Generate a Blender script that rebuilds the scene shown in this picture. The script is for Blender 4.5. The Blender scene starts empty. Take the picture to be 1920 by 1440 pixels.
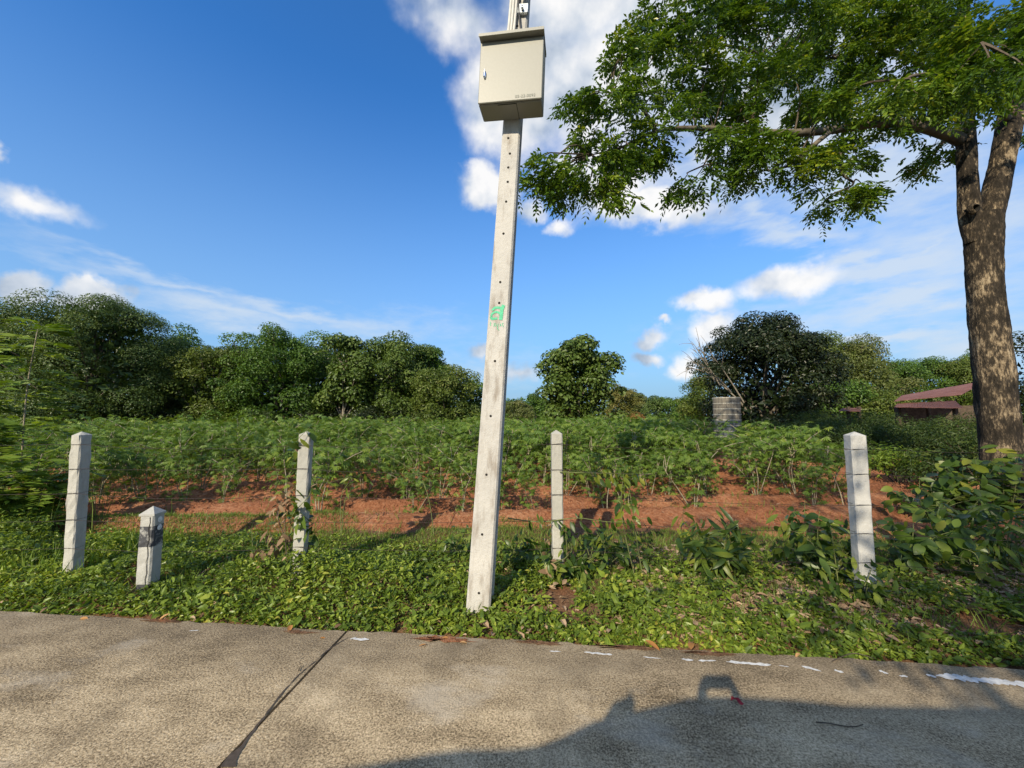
import bpy, math, random
import numpy as np
from mathutils import Vector, Matrix, Euler

# ------------------------------------------------------------------ scene, camera, sky, sun
sc = bpy.context.scene
COL = sc.collection
R = math.radians
rng = np.random.default_rng(11)
random.seed(11)

F = 723.0; CH = 1.6; PITCH = math.atan(57 / F)
CAMP = np.array([0.0, 0.0, CH])
FW = np.array([0, math.cos(PITCH), math.sin(PITCH)])
UP = np.array([0, -math.sin(PITCH), math.cos(PITCH)])

def ray(px, py):
    return FW + np.array([(px - 960) / F, 0, 0]) + UP * ((720 - py) / F)
def gnd(px, py, z=0.0):
    d = ray(px, py); return CAMP + d * ((z - CH) / d[2])
def at(px, py, Y):
    d = ray(px, py); return CAMP + d * (Y / d[1])

cam = bpy.data.cameras.new('camera')
cam.lens = 36 * F / 1920; cam.sensor_width = 36; cam.clip_start = 0.05; cam.clip_end = 3000
camo = bpy.data.objects.new('camera', cam); COL.objects.link(camo)
camo.location = CAMP; camo.rotation_euler = (R(90) + PITCH, 0, 0)
sc.camera = camo

anti = ray(1340, 1270); anti = anti / np.linalg.norm(anti)
SUN = -anti                                             # towards the sun (behind the camera, left)
SUN_EL = math.asin(SUN[2])
SUN_AZ = math.atan2(SUN[0], SUN[1])
sun = bpy.data.lights.new('sun', 'SUN'); sun.energy = 5.0; sun.angle = R(0.53); sun.color = (1.0, 0.87, 0.66)
suno = bpy.data.objects.new('sun', sun); COL.objects.link(suno)
suno.rotation_euler = Vector(tuple(anti)).to_track_quat('-Z', 'Y').to_euler()
suno.location = tuple(SUN * 40)

sc.view_settings.view_transform = 'Standard'; sc.view_settings.look = 'None'
sc.view_settings.exposure = 0.3; sc.view_settings.gamma = 1
sc.render.engine = 'CYCLES'
sc.cycles.use_denoising = True
sc.cycles.max_bounces = 6; sc.cycles.diffuse_bounces = 3; sc.cycles.transmission_bounces = 4
sc.cycles.glossy_bounces = 2; sc.cycles.transparent_max_bounces = 8
sc.cycles.sample_clamp_indirect = 6

# ------------------------------------------------------------------ node helpers
class NT:
    def __init__(s, tree): s.t = tree; s.n = tree.nodes; s.l = tree.links
    def node(s, typ, **kw):
        nd = s.n.new(typ)
        for k, v in kw.items(): setattr(nd, k, v)
        return nd
    def put(s, sock, v):
        if isinstance(v, bpy.types.NodeSocket): s.l.new(v, sock)
        elif v is not None:
            if isinstance(v, (tuple, list)) and len(v) == 3 and sock.type == 'RGBA': v = (*v, 1)
            sock.default_value = v
    def math(s, op, a, b=None, c=None, clamp=False):
        nd = s.node('ShaderNodeMath', operation=op, use_clamp=clamp)
        for i, v in enumerate((a, b, c)):
            if v is not None: s.put(nd.inputs[i], v)
        return nd.outputs[0]
    def vmath(s, op, a, b=None, scale=None):
        nd = s.node('ShaderNodeVectorMath', operation=op)
        s.put(nd.inputs[0], a)
        if b is not None: s.put(nd.inputs[1], b)
        if scale is not None: s.put(nd.inputs['Scale'], scale)
        return nd.outputs['Value'] if op in ('LENGTH', 'DOT_PRODUCT', 'DISTANCE') else nd.outputs[0]
    def mapr(s, v, a, b, c=0.0, d=1.0, smooth=False):
        nd = s.node('ShaderNodeMapRange')
        nd.clamp = True
        if smooth: nd.interpolation_type = 'SMOOTHSTEP'
        for i, x in enumerate((v, a, b, c, d)): s.put(nd.inputs[i], x)
        return nd.outputs[0]
    def mix(s, f, a, b, blend='MIX'):
        nd = s.node('ShaderNodeMix', data_type='RGBA', blend_type=blend)
        s.put(nd.inputs[0], f); s.put(nd.inputs[6], a); s.put(nd.inputs[7], b)
        return nd.outputs[2]
    def noise(s, vec, scale, detail=4, rough=.55, dist=0, color=False):
        nd = s.node('ShaderNodeTexNoise')
        if vec is not None: s.put(nd.inputs['Vector'], vec)
        s.put(nd.inputs['Scale'], scale); s.put(nd.inputs['Detail'], detail)
        s.put(nd.inputs['Roughness'], rough); s.put(nd.inputs['Distortion'], dist)
        return nd.outputs['Color' if color else 'Fac']
    def ramp(s, f, stops):
        nd = s.node('ShaderNodeValToRGB'); cr = nd.color_ramp
        while len(cr.elements) < len(stops): cr.elements.new(.5)
        for e, (p, c) in zip(cr.elements, stops):
            e.position = p; e.color = (*c, 1) if len(c) == 3 else c
        s.put(nd.inputs[0], f); return nd.outputs[0]
    def obj(s): return s.node('ShaderNodeTexCoord').outputs['Object']
    def mapping(s, v, scale=(1, 1, 1), rot=(0, 0, 0), loc=(0, 0, 0), typ='POINT'):
        nd = s.node('ShaderNodeMapping', vector_type=typ)
        s.put(nd.inputs['Vector'], v); nd.inputs['Scale'].default_value = scale
        nd.inputs['Rotation'].default_value = rot; nd.inputs['Location'].default_value = loc
        return nd.outputs[0]
    def bump(s, h, strength=.3, dist=.02):
        nd = s.node('ShaderNodeBump'); s.put(nd.inputs['Height'], h)
        nd.inputs['Strength'].default_value = strength; nd.inputs['Distance'].default_value = dist
        return nd.outputs[0]

def new_mat(name):
    m = bpy.data.materials.new(name); m.use_nodes = True
    t = NT(m.node_tree); t.n.clear()
    t.out = t.node('ShaderNodeOutputMaterial')
    return m, t
def principled(t, col, rough=.8, normal=None, spec=.3, metal=0.0):
    p = t.node('ShaderNodeBsdfPrincipled')
    t.put(p.inputs['Base Color'], col); t.put(p.inputs['Roughness'], rough)
    t.put(p.inputs['Specular IOR Level'], spec); t.put(p.inputs['Metallic'], metal)
    if normal is not None: t.l.new(normal, p.inputs['Normal'])
    return p
def finish(t, sh): t.l.new(sh.outputs[0], t.out.inputs[0])

# ------------------------------------------------------------------ world: physical sky + clouds at infinity
world = bpy.data.worlds.new('World'); sc.world = world; world.use_nodes = True
wt = NT(world.node_tree); wt.n.clear()
sky = wt.node('ShaderNodeTexSky', sky_type='NISHITA')
sky.sun_disc = False; sky.sun_elevation = SUN_EL; sky.sun_rotation = SUN_AZ
sky.altitude = 100; sky.air_density = 1.0; sky.dust_density = 0.5; sky.ozone_density = 1.6
hsv = wt.node('ShaderNodeHueSaturation'); hsv.inputs['Saturation'].default_value = 1.12
hsv.inputs['Value'].default_value = 1.0
wt.l.new(sky.outputs[0], hsv.inputs['Color'])
skycol0 = wt.vmath('MULTIPLY', hsv.outputs[0], (.058, .131, .194))
D = wt.node('ShaderNodeTexCoord').outputs['Generated']
sep0 = wt.node('ShaderNodeSeparateXYZ'); wt.l.new(D, sep0.inputs[0])
hz = wt.math('POWER', wt.mapr(sep0.outputs[2], .66, -.02), 1.35)          # moist air low in the sky, all round
skycol = wt.mix(wt.math('MULTIPLY', hz, 1.05, clamp=True), skycol0, (.265, .415, .600))
w1 = wt.noise(D, 5.5, 5, .6, color=True)
warp = wt.vmath('SCALE', wt.vmath('SUBTRACT', w1, (.5, .5, .5)), scale=.085)
w2 = wt.noise(D, 20, 6, .55, color=True)
warp2 = wt.vmath('SCALE', wt.vmath('SUBTRACT', w2, (.5, .5, .5)), scale=.05)
DP = wt.vmath('ADD', wt.vmath('ADD', D, warp), warp2)

def blob_params(cx, cy, rx, ry, ang=0):
    c = ray(cx, cy); c /= np.linalg.norm(c)
    ca, sa = math.cos(R(ang)), math.sin(R(ang))
    a = ray(cx + rx * ca, cy - rx * sa); a /= np.linalg.norm(a)
    b = ray(cx + ry * sa, cy + ry * ca); b /= np.linalg.norm(b)
    tx = (a - c) - c * np.dot(a - c, c); la = np.linalg.norm(tx); tx /= la
    tb = (b - c) - c * np.dot(b - c, c); tb -= tx * np.dot(tb, tx); lb = np.linalg.norm(tb); tb /= lb
    tc = np.cross(tx, tb)
    m = Matrix(((tx[0], tb[0], tc[0]), (tx[1], tb[1], tc[1]), (tx[2], tb[2], tc[2])))
    return tuple(c), m.to_euler(), (la, lb, .6)

def cloud_field(blobs, vec):
    acc = None
    for (cx, cy, rx, ry, ang, wgt) in blobs:
        loc, rot, s = blob_params(cx, cy, rx, ry, ang)
        v = wt.mapping(vec, scale=s, rot=rot, loc=loc, typ='TEXTURE')
        m = wt.math('MULTIPLY_ADD', wt.vmath('LENGTH', v), -wgt, wgt)
        acc = m if acc is None else wt.math('SMOOTH_MAX', acc, m, .12)
    return acc

cumulus = [  # px, py, half sizes, tilt, weight : where the heaps stand in this sky
    (960, 200, 120, 120, 0, 1.2), (1000, 110, 140, 90, 0, .9), (1130, 170, 170, 130, 0, 1.1), (1300, 120, 230, 150, 0, 1.0),
    (1120, 330, 150, 100, 0, .9), (1220, 385, 170, 45, 0, 1.1), (860, 30, 120, 70, -30, .55), (1080, 20, 240, 70, 0, .75),
    (915, 350, 66, 48, 0, 1.2), (1000, 395, 40, 34, 0, 1.0), (1046, 432, 32, 18, 0, .7), (1480, 180, 260, 180, 0, .9),
    (30, 540, 80, 50, -8, 1.6), (160, 552, 85, 44, 0, 1.7), (60, 380, 120, 30, -16, .6), (0, 285, 30, 22, -30, .8),
    (1320, 562, 75, 30, 5, 1.1), (1340, 615, 60, 40, 20, 1.0), (1215, 632, 40, 20, 20, .9), (1210, 668, 45, 14, 3, .9),
    (1290, 680, 40, 32, 30, .9), (905, 655, 34, 20, 10, .9), (970, 700, 60, 18, 5, .55), (1240, 600, 20, 10, 0, .8),
    (1480, 525, 130, 38, 6, 1.0)]
wispy = [
    (1640, 500, 300, 36, 10, 1.0), (1720, 560, 320, 34, 11, .8), (1500, 440, 150, 36, -8, .75), (1730, 460, 130, 16, 38, .7),
    (1640, 630, 260, 22, 4, .9), (1820, 640, 240, 60, 6, .7), (1850, 420, 240, 90, 20, .6), (1420, 400, 60, 30, -60, .6),
    (420, 590, 180, 34, -10, .55), (560, 585, 190, 22, -12, .55), (320, 530, 220, 16, -14, .4), (700, 620, 180, 34, 0, .35),
    (820, 700, 200, 40, 0, .3), (1350, 340, 200, 90, 0, .8), (1650, 330, 330, 110, 15, .9), (1160, 60, 220, 140, 0, .7), (1750, 480, 330, 170, 10, .55), (1550, 250, 350, 160, 0, .8), (1500, 620, 330, 60, 4, .45)]
fc = cloud_field(cumulus, DP)
sD = wt.mapping(D, scale=(2.2, 2.2, 7.0), rot=(0, R(-9), 0))
w3 = wt.noise(sD, 3.0, 5, .6, color=True)
DW = wt.vmath('ADD', D, wt.vmath('SCALE', wt.vmath('SUBTRACT', w3, (.5, .5, .5)), scale=.12))
fw = cloud_field(wispy, DW)
# sky out of this view: scattered heaps, extra cover added to whiten ambient light
sep = wt.node('ShaderNodeSeparateXYZ'); wt.l.new(D, sep.inputs[0])
side = wt.mapr(sep.outputs[1], .42, .12)
gen = wt.mapr(wt.noise(wt.mapping(D, scale=(1, 1, 2.2)), 2.6, 6, .6), .41, .62, 0, .9)
gen = wt.math('MULTIPLY', wt.math('MULTIPLY', gen, side), wt.mapr(sep.outputs[2], .02, .15))
det = wt.noise(D, 9, 7, .52)
det2 = wt.noise(wt.vmath('ADD', D, tuple(SUN * .022 + np.array([0, 0, .02]))), 9, 7, .52)
cm = wt.mapr(wt.math('MULTIPLY_ADD', wt.math('SUBTRACT', det, .5), .85, fc), -.10, .60, smooth=True)
cm = wt.math('MAXIMUM', cm, gen)
wn = wt.noise(sD, 7, 6, .6)
wm = wt.mapr(wt.math('MULTIPLY_ADD', wt.math('SUBTRACT', wn, .5), .7, fw), -.22, .72, 0, .80, smooth=True)
lit = wt.math('ADD', wt.math('MULTIPLY', wt.math('SUBTRACT', det, det2), 2.0),
              wt.mapr(wt.noise(D, 5.5, 4, .5), .38, .58, .12, 1.0))
lit = wt.math('MINIMUM', wt.math('MAXIMUM', lit, 0.0), 1.0)
ccol = wt.ramp(lit, [(0, (.30, .37, .47)), (.45, (.53, .58, .65)), (1, (.82, .81, .80))])
c1 = wt.mix(wm, skycol, (.56, .63, .71))
c2 = wt.mix(wt.math('MULTIPLY', cm, .96), c1, ccol)
bg = wt.node('ShaderNodeBackground'); wt.l.new(c2, bg.inputs[0]); bg.inputs[1].default_value = 1.0
wo = wt.node('ShaderNodeOutputWorld'); wt.l.new(bg.outputs[0], wo.inputs[0])

# ------------------------------------------------------------------ materials
def leaf_mat(name, cols, trans=.35, rough=.45, spec=.35, objrand=False, tcol=None):
    m, t = new_mat(name)
    if objrand:
        a = t.node('ShaderNodeObjectInfo').outputs['Random']
    else:
        a = t.node('ShaderNodeAttribute', attribute_name='rnd').outputs['Fac']
    n = len(cols)
    col = t.ramp(a, [(i / (n - 1), (c[0] * 1.10, c[1], c[2] * .85)) for i, c in enumerate(cols)])
    p = principled(t, col, rough, spec=spec)
    tr = t.node('ShaderNodeBsdfTranslucent')
    t.put(tr.inputs[0], t.mix(1.0, col, tcol or (1.5, 1.45, .55), 'MULTIPLY'))
    ms = t.node('ShaderNodeMixShader'); ms.inputs[0].default_value = trans
    t.l.new(p.outputs[0], ms.inputs[1]); t.l.new(tr.outputs[0], ms.inputs[2])
    t.l.new(ms.outputs[0], t.out.inputs[0]); return m

M = {}
M['tree_olive'] = leaf_mat('leaf_olive', [(0.0315, 0.0655, 0.0162), (0.0590, 0.1072, 0.0252), (0.0944, 0.1548, 0.0405), (0.1258, 0.1905, 0.0675)], .25)
M['tree_mid'] = leaf_mat('leaf_mid_green', [(0.0330, 0.0797, 0.0144), (0.0588, 0.1304, 0.0216), (0.0941, 0.1811, 0.0288), (0.1412, 0.2318, 0.0480)], .3)
M['tree_bright'] = leaf_mat('leaf_bright_green', [(.045, .080, .014), (.080, .130, .022), (.120, .170, .035), (.17, .20, .06)], .3)
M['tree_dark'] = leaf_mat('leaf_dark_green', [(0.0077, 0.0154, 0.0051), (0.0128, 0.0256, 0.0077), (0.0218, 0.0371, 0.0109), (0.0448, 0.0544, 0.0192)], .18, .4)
M['tree_teak'] = leaf_mat('leaf_teak', [(0.0415, 0.0818, 0.0168), (0.0712, 0.1254, 0.0240), (0.1068, 0.1716, 0.0384), (0.1543, 0.2112, 0.0720)], .25, .42)
M['tree_pale'] = leaf_mat('leaf_pale', [(.070, .100, .030), (.100, .140, .040), (.140, .170, .060), (.18, .19, .09)], .3)
M['bamboo'] = leaf_mat('leaf_bamboo', [(.10, .12, .03), (.15, .16, .045), (.20, .19, .07)], .3)
M['dry'] = leaf_mat('leaf_dry', [(.16, .095, .04), (.24, .15, .06), (.30, .20, .09)], .2, .7, .15, tcol=(1.2, 1, .7))
M['big_leaf'] = leaf_mat('leaf_rain_tree', [(0.0348, 0.0795, 0.0102), (0.0625, 0.1329, 0.0142), (0.1042, 0.1947, 0.0203), (0.1738, 0.2654, 0.0304), (0.3822, 0.4070, 0.0507)], .34, .35, .4)
M['cassava'] = leaf_mat('leaf_cassava', [(0.0535, 0.1141, 0.0202), (0.0925, 0.1770, 0.0288), (0.1440, 0.2360, 0.0403), (0.2262, 0.2951, 0.0506)], .32, .45)
M['cover'] = leaf_mat('leaf_ground_cover', [(0.0583, 0.1096, 0.0183), (0.1069, 0.1767, 0.0261), (0.1651, 0.2563, 0.0365), (0.2721, 0.3536, 0.0588), (0.4276, 0.3890, 0.0914)], .3, .4)
M['grass'] = leaf_mat('grass_blade', [(0.0718, 0.1426, 0.0264), (0.1137, 0.1980, 0.0360), (0.1676, 0.2455, 0.0540), (0.2873, 0.3326, 0.1200)], .3, .5)
M['litter'] = leaf_mat('dead_leaf', [(0.1520, 0.1000, 0.0715), (0.2375, 0.1700, 0.1210), (0.3230, 0.2500, 0.1870), (0.3990, 0.3200, 0.2420)], .12, .75, .2, tcol=(1.1, 1, .8))
M['weed'] = leaf_mat('leaf_weed', [(0.0626, 0.1300, 0.0174), (0.1065, 0.1913, 0.0242), (0.1628, 0.2599, 0.0339), (0.2379, 0.3210, 0.0581)], .35, .5)
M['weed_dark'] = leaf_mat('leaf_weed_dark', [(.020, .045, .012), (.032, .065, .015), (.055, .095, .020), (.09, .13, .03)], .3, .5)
M['vine'] = leaf_mat('leaf_vine', [(0.0300, 0.0688, 0.0150), (0.0550, 0.1100, 0.0213), (0.0875, 0.1562, 0.0300), (0.1875, 0.2500, 0.0438)], .38, .38, .4, objrand=True)
M['vine_bright'] = leaf_mat('leaf_vine_bright', [(.14, .20, .03), (.20, .26, .04), (.28, .31, .06)], .5, .42, objrand=True)
M['vine_dry'] = leaf_mat('leaf_vine_dry', [(.15, .105, .07), (.24, .18, .125), (.33, .26, .19)], .15, .75, .15, objrand=True, tcol=(1.1, 1, .8))
M['fallen'] = leaf_mat('leaf_fallen', [(.34, .17, .06), (.44, .25, .10), (.50, .32, .16)], .1, .7, .2, objrand=True, tcol=(1.1, 1, .7))

def simple(name, col, rough=.8, spec=.3, metal=0, nscale=0, namt=.3, bump=0):
    m, t = new_mat(name)
    c = col; nrm = None
    if nscale:
        o = t.obj(); n = t.noise(o, nscale, 6, .6)
        c = t.mix(t.mapr(n, .3, .7), tuple(x * (1 - namt) for x in col), tuple(min(1, x * (1 + namt)) for x in col))
        if bump: nrm = t.bump(n, bump, .01)
    finish(t, principled(t, c, rough, nrm, spec, metal)); M[name] = m; return m

simple('bark_grey', (.13, .11, .085), .9, .1, 0, 6, .5, .6)
simple('bark_pale', (.24, .21, .165), .9, .1, 0, 5, .35, .5)
simple('stem_pale', (.27, .235, .17), .8, .2, 0, 30, .3)
simple('stem_green', (.14, .16, .06), .7, .2, 0, 30, .3)
simple('twig', (.10, .08, .06), .9, .1, 0, 20, .3)
simple('wire_rust', (.055, .04, .032), .6, .4, .6, 40, .4)
simple('dark_hole', (.03, .028, .025), .9, .1)
simple('galvanised', (.42, .45, .46), .45, .5, .7, 30, .15)
simple('lock_metal', (.75, .77, .80), .22, .5, 1.0)
simple('cable_grey', (.55, .54, .50), .6, .3, 0, 20, .1)
simple('cable_black', (.03, .03, .032), .5, .4)
simple('rubber', (.02, .02, .02), .85, .2)
simple('van_paint', (.35, .36, .38), .3, .5, .3)
simple('van_glass', (.03, .035, .04), .08, .5)
simple('skin', (.36, .21, .14), .55, .3)
simple('cloth', (.07, .08, .11), .9, .1, 0, 12, .2)
simple('phone', (.02, .02, .022), .25, .5)
simple('hair', (.012, .010, .009), .6, .3)
simple('red_scrap', (.30, .03, .04), .7, .2, 0, 30, .3)
simple('pebble', (.42, .30, .20), .9, .1, 0, 30, .3)
simple('timber_dark', (.085, .065, .048), .9, .1, 0, 8, .4)
simple('ink', (.16, .17, .15), .9, .1)
simple('box_paint', (.285, .28, .24), .42, .4, 0, 60, .025, .05)
simple('box_seam', (.05, .05, .045), .9, .1)

def bark_main():
    m, t = new_mat('bark_patchy'); o = t.obj()
    so = t.mapping(o, scale=(1, 1, .35))
    a = t.noise(so, 15, 9, .74); b = t.noise(so, 36, 7, .70); c = t.noise(o, 2.1, 4, .5)
    d = t.noise(t.mapping(o, scale=(1, 1, .16)), 30, 6, .7)
    f = t.math('ADD', t.math('ADD', t.math('MULTIPLY', a, .55), t.math('MULTIPLY', c, .40)), t.math('MULTIPLY', b, .30))
    col = t.ramp(t.mapr(f, .55, .75), [(0, (.020, .017, .013)), (.34, (.042, .034, .025)), (.52, (.085, .066, .045)), (.64, (.20, .15, .095)), (1, (.40, .32, .21))])
    col = t.mix(t.math('MULTIPLY', t.mapr(d, .52, .62), .75), col, (.030, .024, .019))
    h = t.math('SUBTRACT', t.math('ADD', t.math('MULTIPLY', a, .6), t.math('MULTIPLY', b, .5)), t.math('MULTIPLY', d, .4))
    finish(t, principled(t, col, .92, t.bump(h, 1.0, .035), .15)); M['bark_main'] = m
bark_main()

def concrete(name, base, stain, amt=.5, yellow=0.0, band=None):
    m, t = new_mat(name); o = t.obj()
    n1 = t.noise(o, 3.2, 6, .6); n2 = t.noise(t.mapping(o, scale=(1, 1, .25)), 11, 6, .65); n3 = t.noise(o, 150, 3, .6)
    col = t.mix(t.mapr(n1, .36, .66), base, tuple(x * .82 for x in base))
    col = t.mix(t.math('MULTIPLY', t.mapr(n2, .50, .72), amt), col, stain)
    col = t.mix(t.math('MULTIPLY', t.mapr(n3, .56, .70), .5), col, tuple(x * .45 for x in base))
    if band:                                          # painted band round the post, worn through
        sepz = t.node('ShaderNodeSeparateXYZ'); t.l.new(o, sepz.inputs[0])
        b = t.math('MULTIPLY', t.math('GREATER_THAN', sepz.outputs[2], band[0]), t.math('LESS_THAN', sepz.outputs[2], band[1]))
        b2 = t.math('LESS_THAN', sepz.outputs[2], band[2])
        wear = t.mapr(t.noise(o, 22, 7, .65), .36, .50, .25, .95)
        col = t.mix(t.math('MULTIPLY', t.math('ADD', b, b2), wear), col, (.05, .052, .06))
    h = t.math('ADD', t.math('MULTIPLY', n3, .5), t.noise(o, 30, 5, .6))
    finish(t, principled(t, col, .9, t.bump(h, .45, .012), .2)); M[name] = m
concrete('concrete_pole', (.53, .515, .48), (.23, .19, .15), .95)
concrete('concrete_post', (.46, .45, .40), (.21, .20, .18), .65)
concrete('concrete_post_white', (.52, .515, .49), (.27, .27, .25), .65)
concrete('concrete_marker', (.45, .445, .41), (.24, .23, .215), .5, band=(.42, .60, .10))
concrete('concrete_ring', (.20, .18, .145), (.05, .045, .04), .9)
concrete('concrete_ring_dark', (.12, .135, .145), (.02, .022, .025), .9)
concrete('mortar', (.42, .40, .34), (.12, .11, .09), .8)

def road_mat():
    m, t = new_mat('road_concrete'); o = t.obj()
    big = t.noise(o, .9, 5, .6); mid = t.noise(t.mapping(o, scale=(.5, 1.3, 1)), 4.2, 6, .62)
    fine = t.noise(o, 95, 5, .72); grit = t.noise(o, 300, 3, .6)
    dark = (.145, .115, .085); light = (.46, .385, .285)
    f = t.math('ADD', t.math('MULTIPLY', fine, .60), t.math('ADD', t.math('MULTIPLY', mid, .22), t.math('ADD', t.math('MULTIPLY', big, .22), t.math('MULTIPLY', grit, .30))))
    col = t.ramp(t.mapr(f, .55, .80), [(0, (.075, .054, .033)), (.28, (.235, .178, .106)), (.52, (.50, .385, .235)), (1, (.88, .72, .48))])
    sepz = t.node('ShaderNodeSeparateXYZ'); t.l.new(o, sepz.inputs[0])
    edge = t.mapr(t.math('ADD', sepz.outputs[1], t.math('MULTIPLY', t.math('SUBTRACT', big, .5), 1.0)), -.75, -.1)
    col = t.mix(t.math('MULTIPLY', edge, .50), col, (.085, .070, .054))
    patch = t.mapr(t.noise(o, 1.7, 5, .6), .56, .70)
    col = t.mix(t.math('MULTIPLY', patch, .40), col, (.095, .075, .052))
    strk = t.mapr(t.noise(t.mapping(o, scale=(1.6, .35, 1), rot=(0, 0, .5)), 2.6, 6, .65), .52, .68)
    col = t.mix(t.math('MULTIPLY', strk, .32), col, (.11, .086, .058))
    pale = t.mapr(t.noise(t.mapping(o, loc=(7, 3, 0), scale=(.6, 1, 1)), 1.9, 6, .62), .58, .70)
    col = t.mix(t.math('MULTIPLY', pale, .5), col, (.62, .54, .42))
    h = t.math('ADD', fine, t.math('MULTIPLY', grit, .6))
    finish(t, principled(t, col, .93, t.bump(h, .7, .012), .15)); M['road'] = m
road_mat()

def soil_mat():
    m, t = new_mat('red_soil'); o = t.obj()
    a = t.noise(o, 1.1, 5, .6); b = t.noise(o, 22, 7, .7); c = t.noise(o, 90, 4, .6)
    col = t.ramp(t.mapr(t.math('ADD', t.math('MULTIPLY', a, .4), t.math('MULTIPLY', b, .6)), .36, .66),
                 [(0, (.15, .058, .029)), (.45, (.32, .130, .064)), (1, (.50, .265, .15))])
    straw = t.mapr(t.noise(t.mapping(o, scale=(1, 3.5, 1)), 34, 3, .5), .67, .72)
    col = t.mix(t.math('MULTIPLY', straw, .5), col, (.52, .40, .27))
    h = t.math('ADD', b, t.math('MULTIPLY', c, .5))
    finish(t, principled(t, col, .95, t.bump(h, .9, .05), .08)); M['soil'] = m
    m, t = new_mat('verge_earth'); o = t.obj()
    a = t.noise(o, 1.6, 5, .6); b = t.noise(o, 40, 6, .7)
    col = t.ramp(t.mapr(b, .3, .7), [(0, (.085, .045, .026)), (.6, (.20, .112, .063)), (1, (.32, .20, .12))])
    col = t.mix(t.mapr(a, .58, .70), col, (.30, .125, .06))
    finish(t, principled(t, col, .95, t.bump(b, .8, .03), .08)); M['verge_earth'] = m
    m, t = new_mat('ground_green'); o = t.obj()
    a = t.noise(o, .25, 6, .6); b = t.noise(o, 6, 6, .7)
    col = t.mix(t.mapr(a, .4, .6), (.045, .065, .02), (.10, .10, .04))
    col = t.mix(t.mapr(b, .5, .7), col, (.15, .09, .05))
    finish(t, principled(t, col, .95, t.bump(b, .8, .1), .08)); M['ground'] = m
soil_mat()

def roof_mat():
    m, t = new_mat('rust_roof'); o = t.obj()
    a = t.noise(t.mapping(o, scale=(.5, 4, 1)), 3, 6, .65)
    col = t.ramp(t.mapr(a, .3, .7), [(0, (.08, .042, .034)), (.5, (.20, .085, .066)), (1, (.32, .17, .13))])
    finish(t, principled(t, col, .7, None, .3, .2)); M['rust_roof'] = m
roof_mat()

def paint_mat(name, col, wear):
    m, t = new_mat(name); o = t.obj()
    n = t.noise(o, 45, 6, .65)
    c = t.mix(t.mapr(n, .5 - wear, .62), col, tuple(x * .7 for x in col))
    finish(t, principled(t, c, .7, t.bump(n, .3, .004), .25)); M[name] = m
paint_mat('road_paint', (.66, .66, .64), .1)
paint_mat('green_paint', (.12, .52, .30), .05)
paint_mat('white_dot', (.80, .80, .78), .05)

# ------------------------------------------------------------------ mesh helpers
def link(o, parent=None):
    COL.objects.link(o)
    if parent is not None: o.parent = parent
    return o
def tag(o, label=None, cat=None, group=None, kind=None):
    if label: o['label'] = label
    if cat: o['category'] = cat
    if group: o['group'] = group
    if kind: o['kind'] = kind
    return o
def empty(name, loc=(0, 0, 0), rz=0.0, parent=None):
    o = bpy.data.objects.new(name, None); o.empty_display_size = .1
    o.location = tuple(loc); o.rotation_euler = (0, 0, rz); return link(o, parent)
def mesh_arr(name, V, faces, mat, rnd=None, smooth=False):
    """V (n,3); faces: (m,k) int array or list of arrays/lists"""
    me = bpy.data.meshes.new(name)
    V = np.asarray(V, dtype=np.float32)
    if isinstance(faces, np.ndarray):
        m, k = faces.shape
        me.vertices.add(len(V)); me.vertices.foreach_set('co', V.ravel())
        me.loops.add(m * k); me.loops.foreach_set('vertex_index', faces.astype(np.int32).ravel())
        me.polygons.add(m); me.polygons.foreach_set('loop_start', np.arange(0, m * k, k, dtype=np.int32))
        try: me.polygons.foreach_set('loop_total', np.full(m, k, dtype=np.int32))
        except Exception: pass
        me.update(calc_edges=True)
    else:
        me.from_pydata([tuple(map(float, v)) for v in V], [], [tuple(map(int, f)) for f in faces]); me.update()
    if rnd is not None:
        at_ = me.attributes.new('rnd', 'FLOAT', 'POINT'); at_.data.foreach_set('value', np.asarray(rnd, np.float32))
    me.polygons.foreach_set('use_smooth', [smooth] * len(me.polygons))
    me.materials.append(M[mat] if isinstance(mat, str) else mat)
    return me
def mobj(name, V, faces, mat, parent=None, rnd=None, smooth=False):
    return link(bpy.data.objects.new(name, mesh_arr(name, V, faces, mat, rnd, smooth)), parent)
def dobj(name, me, parent=None, loc=(0, 0, 0), rot=(0, 0, 0), scale=(1, 1, 1)):
    o = bpy.data.objects.new(name, me); o.location = tuple(loc); o.rotation_euler = rot; o.scale = scale
    return link(o, parent)

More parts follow.
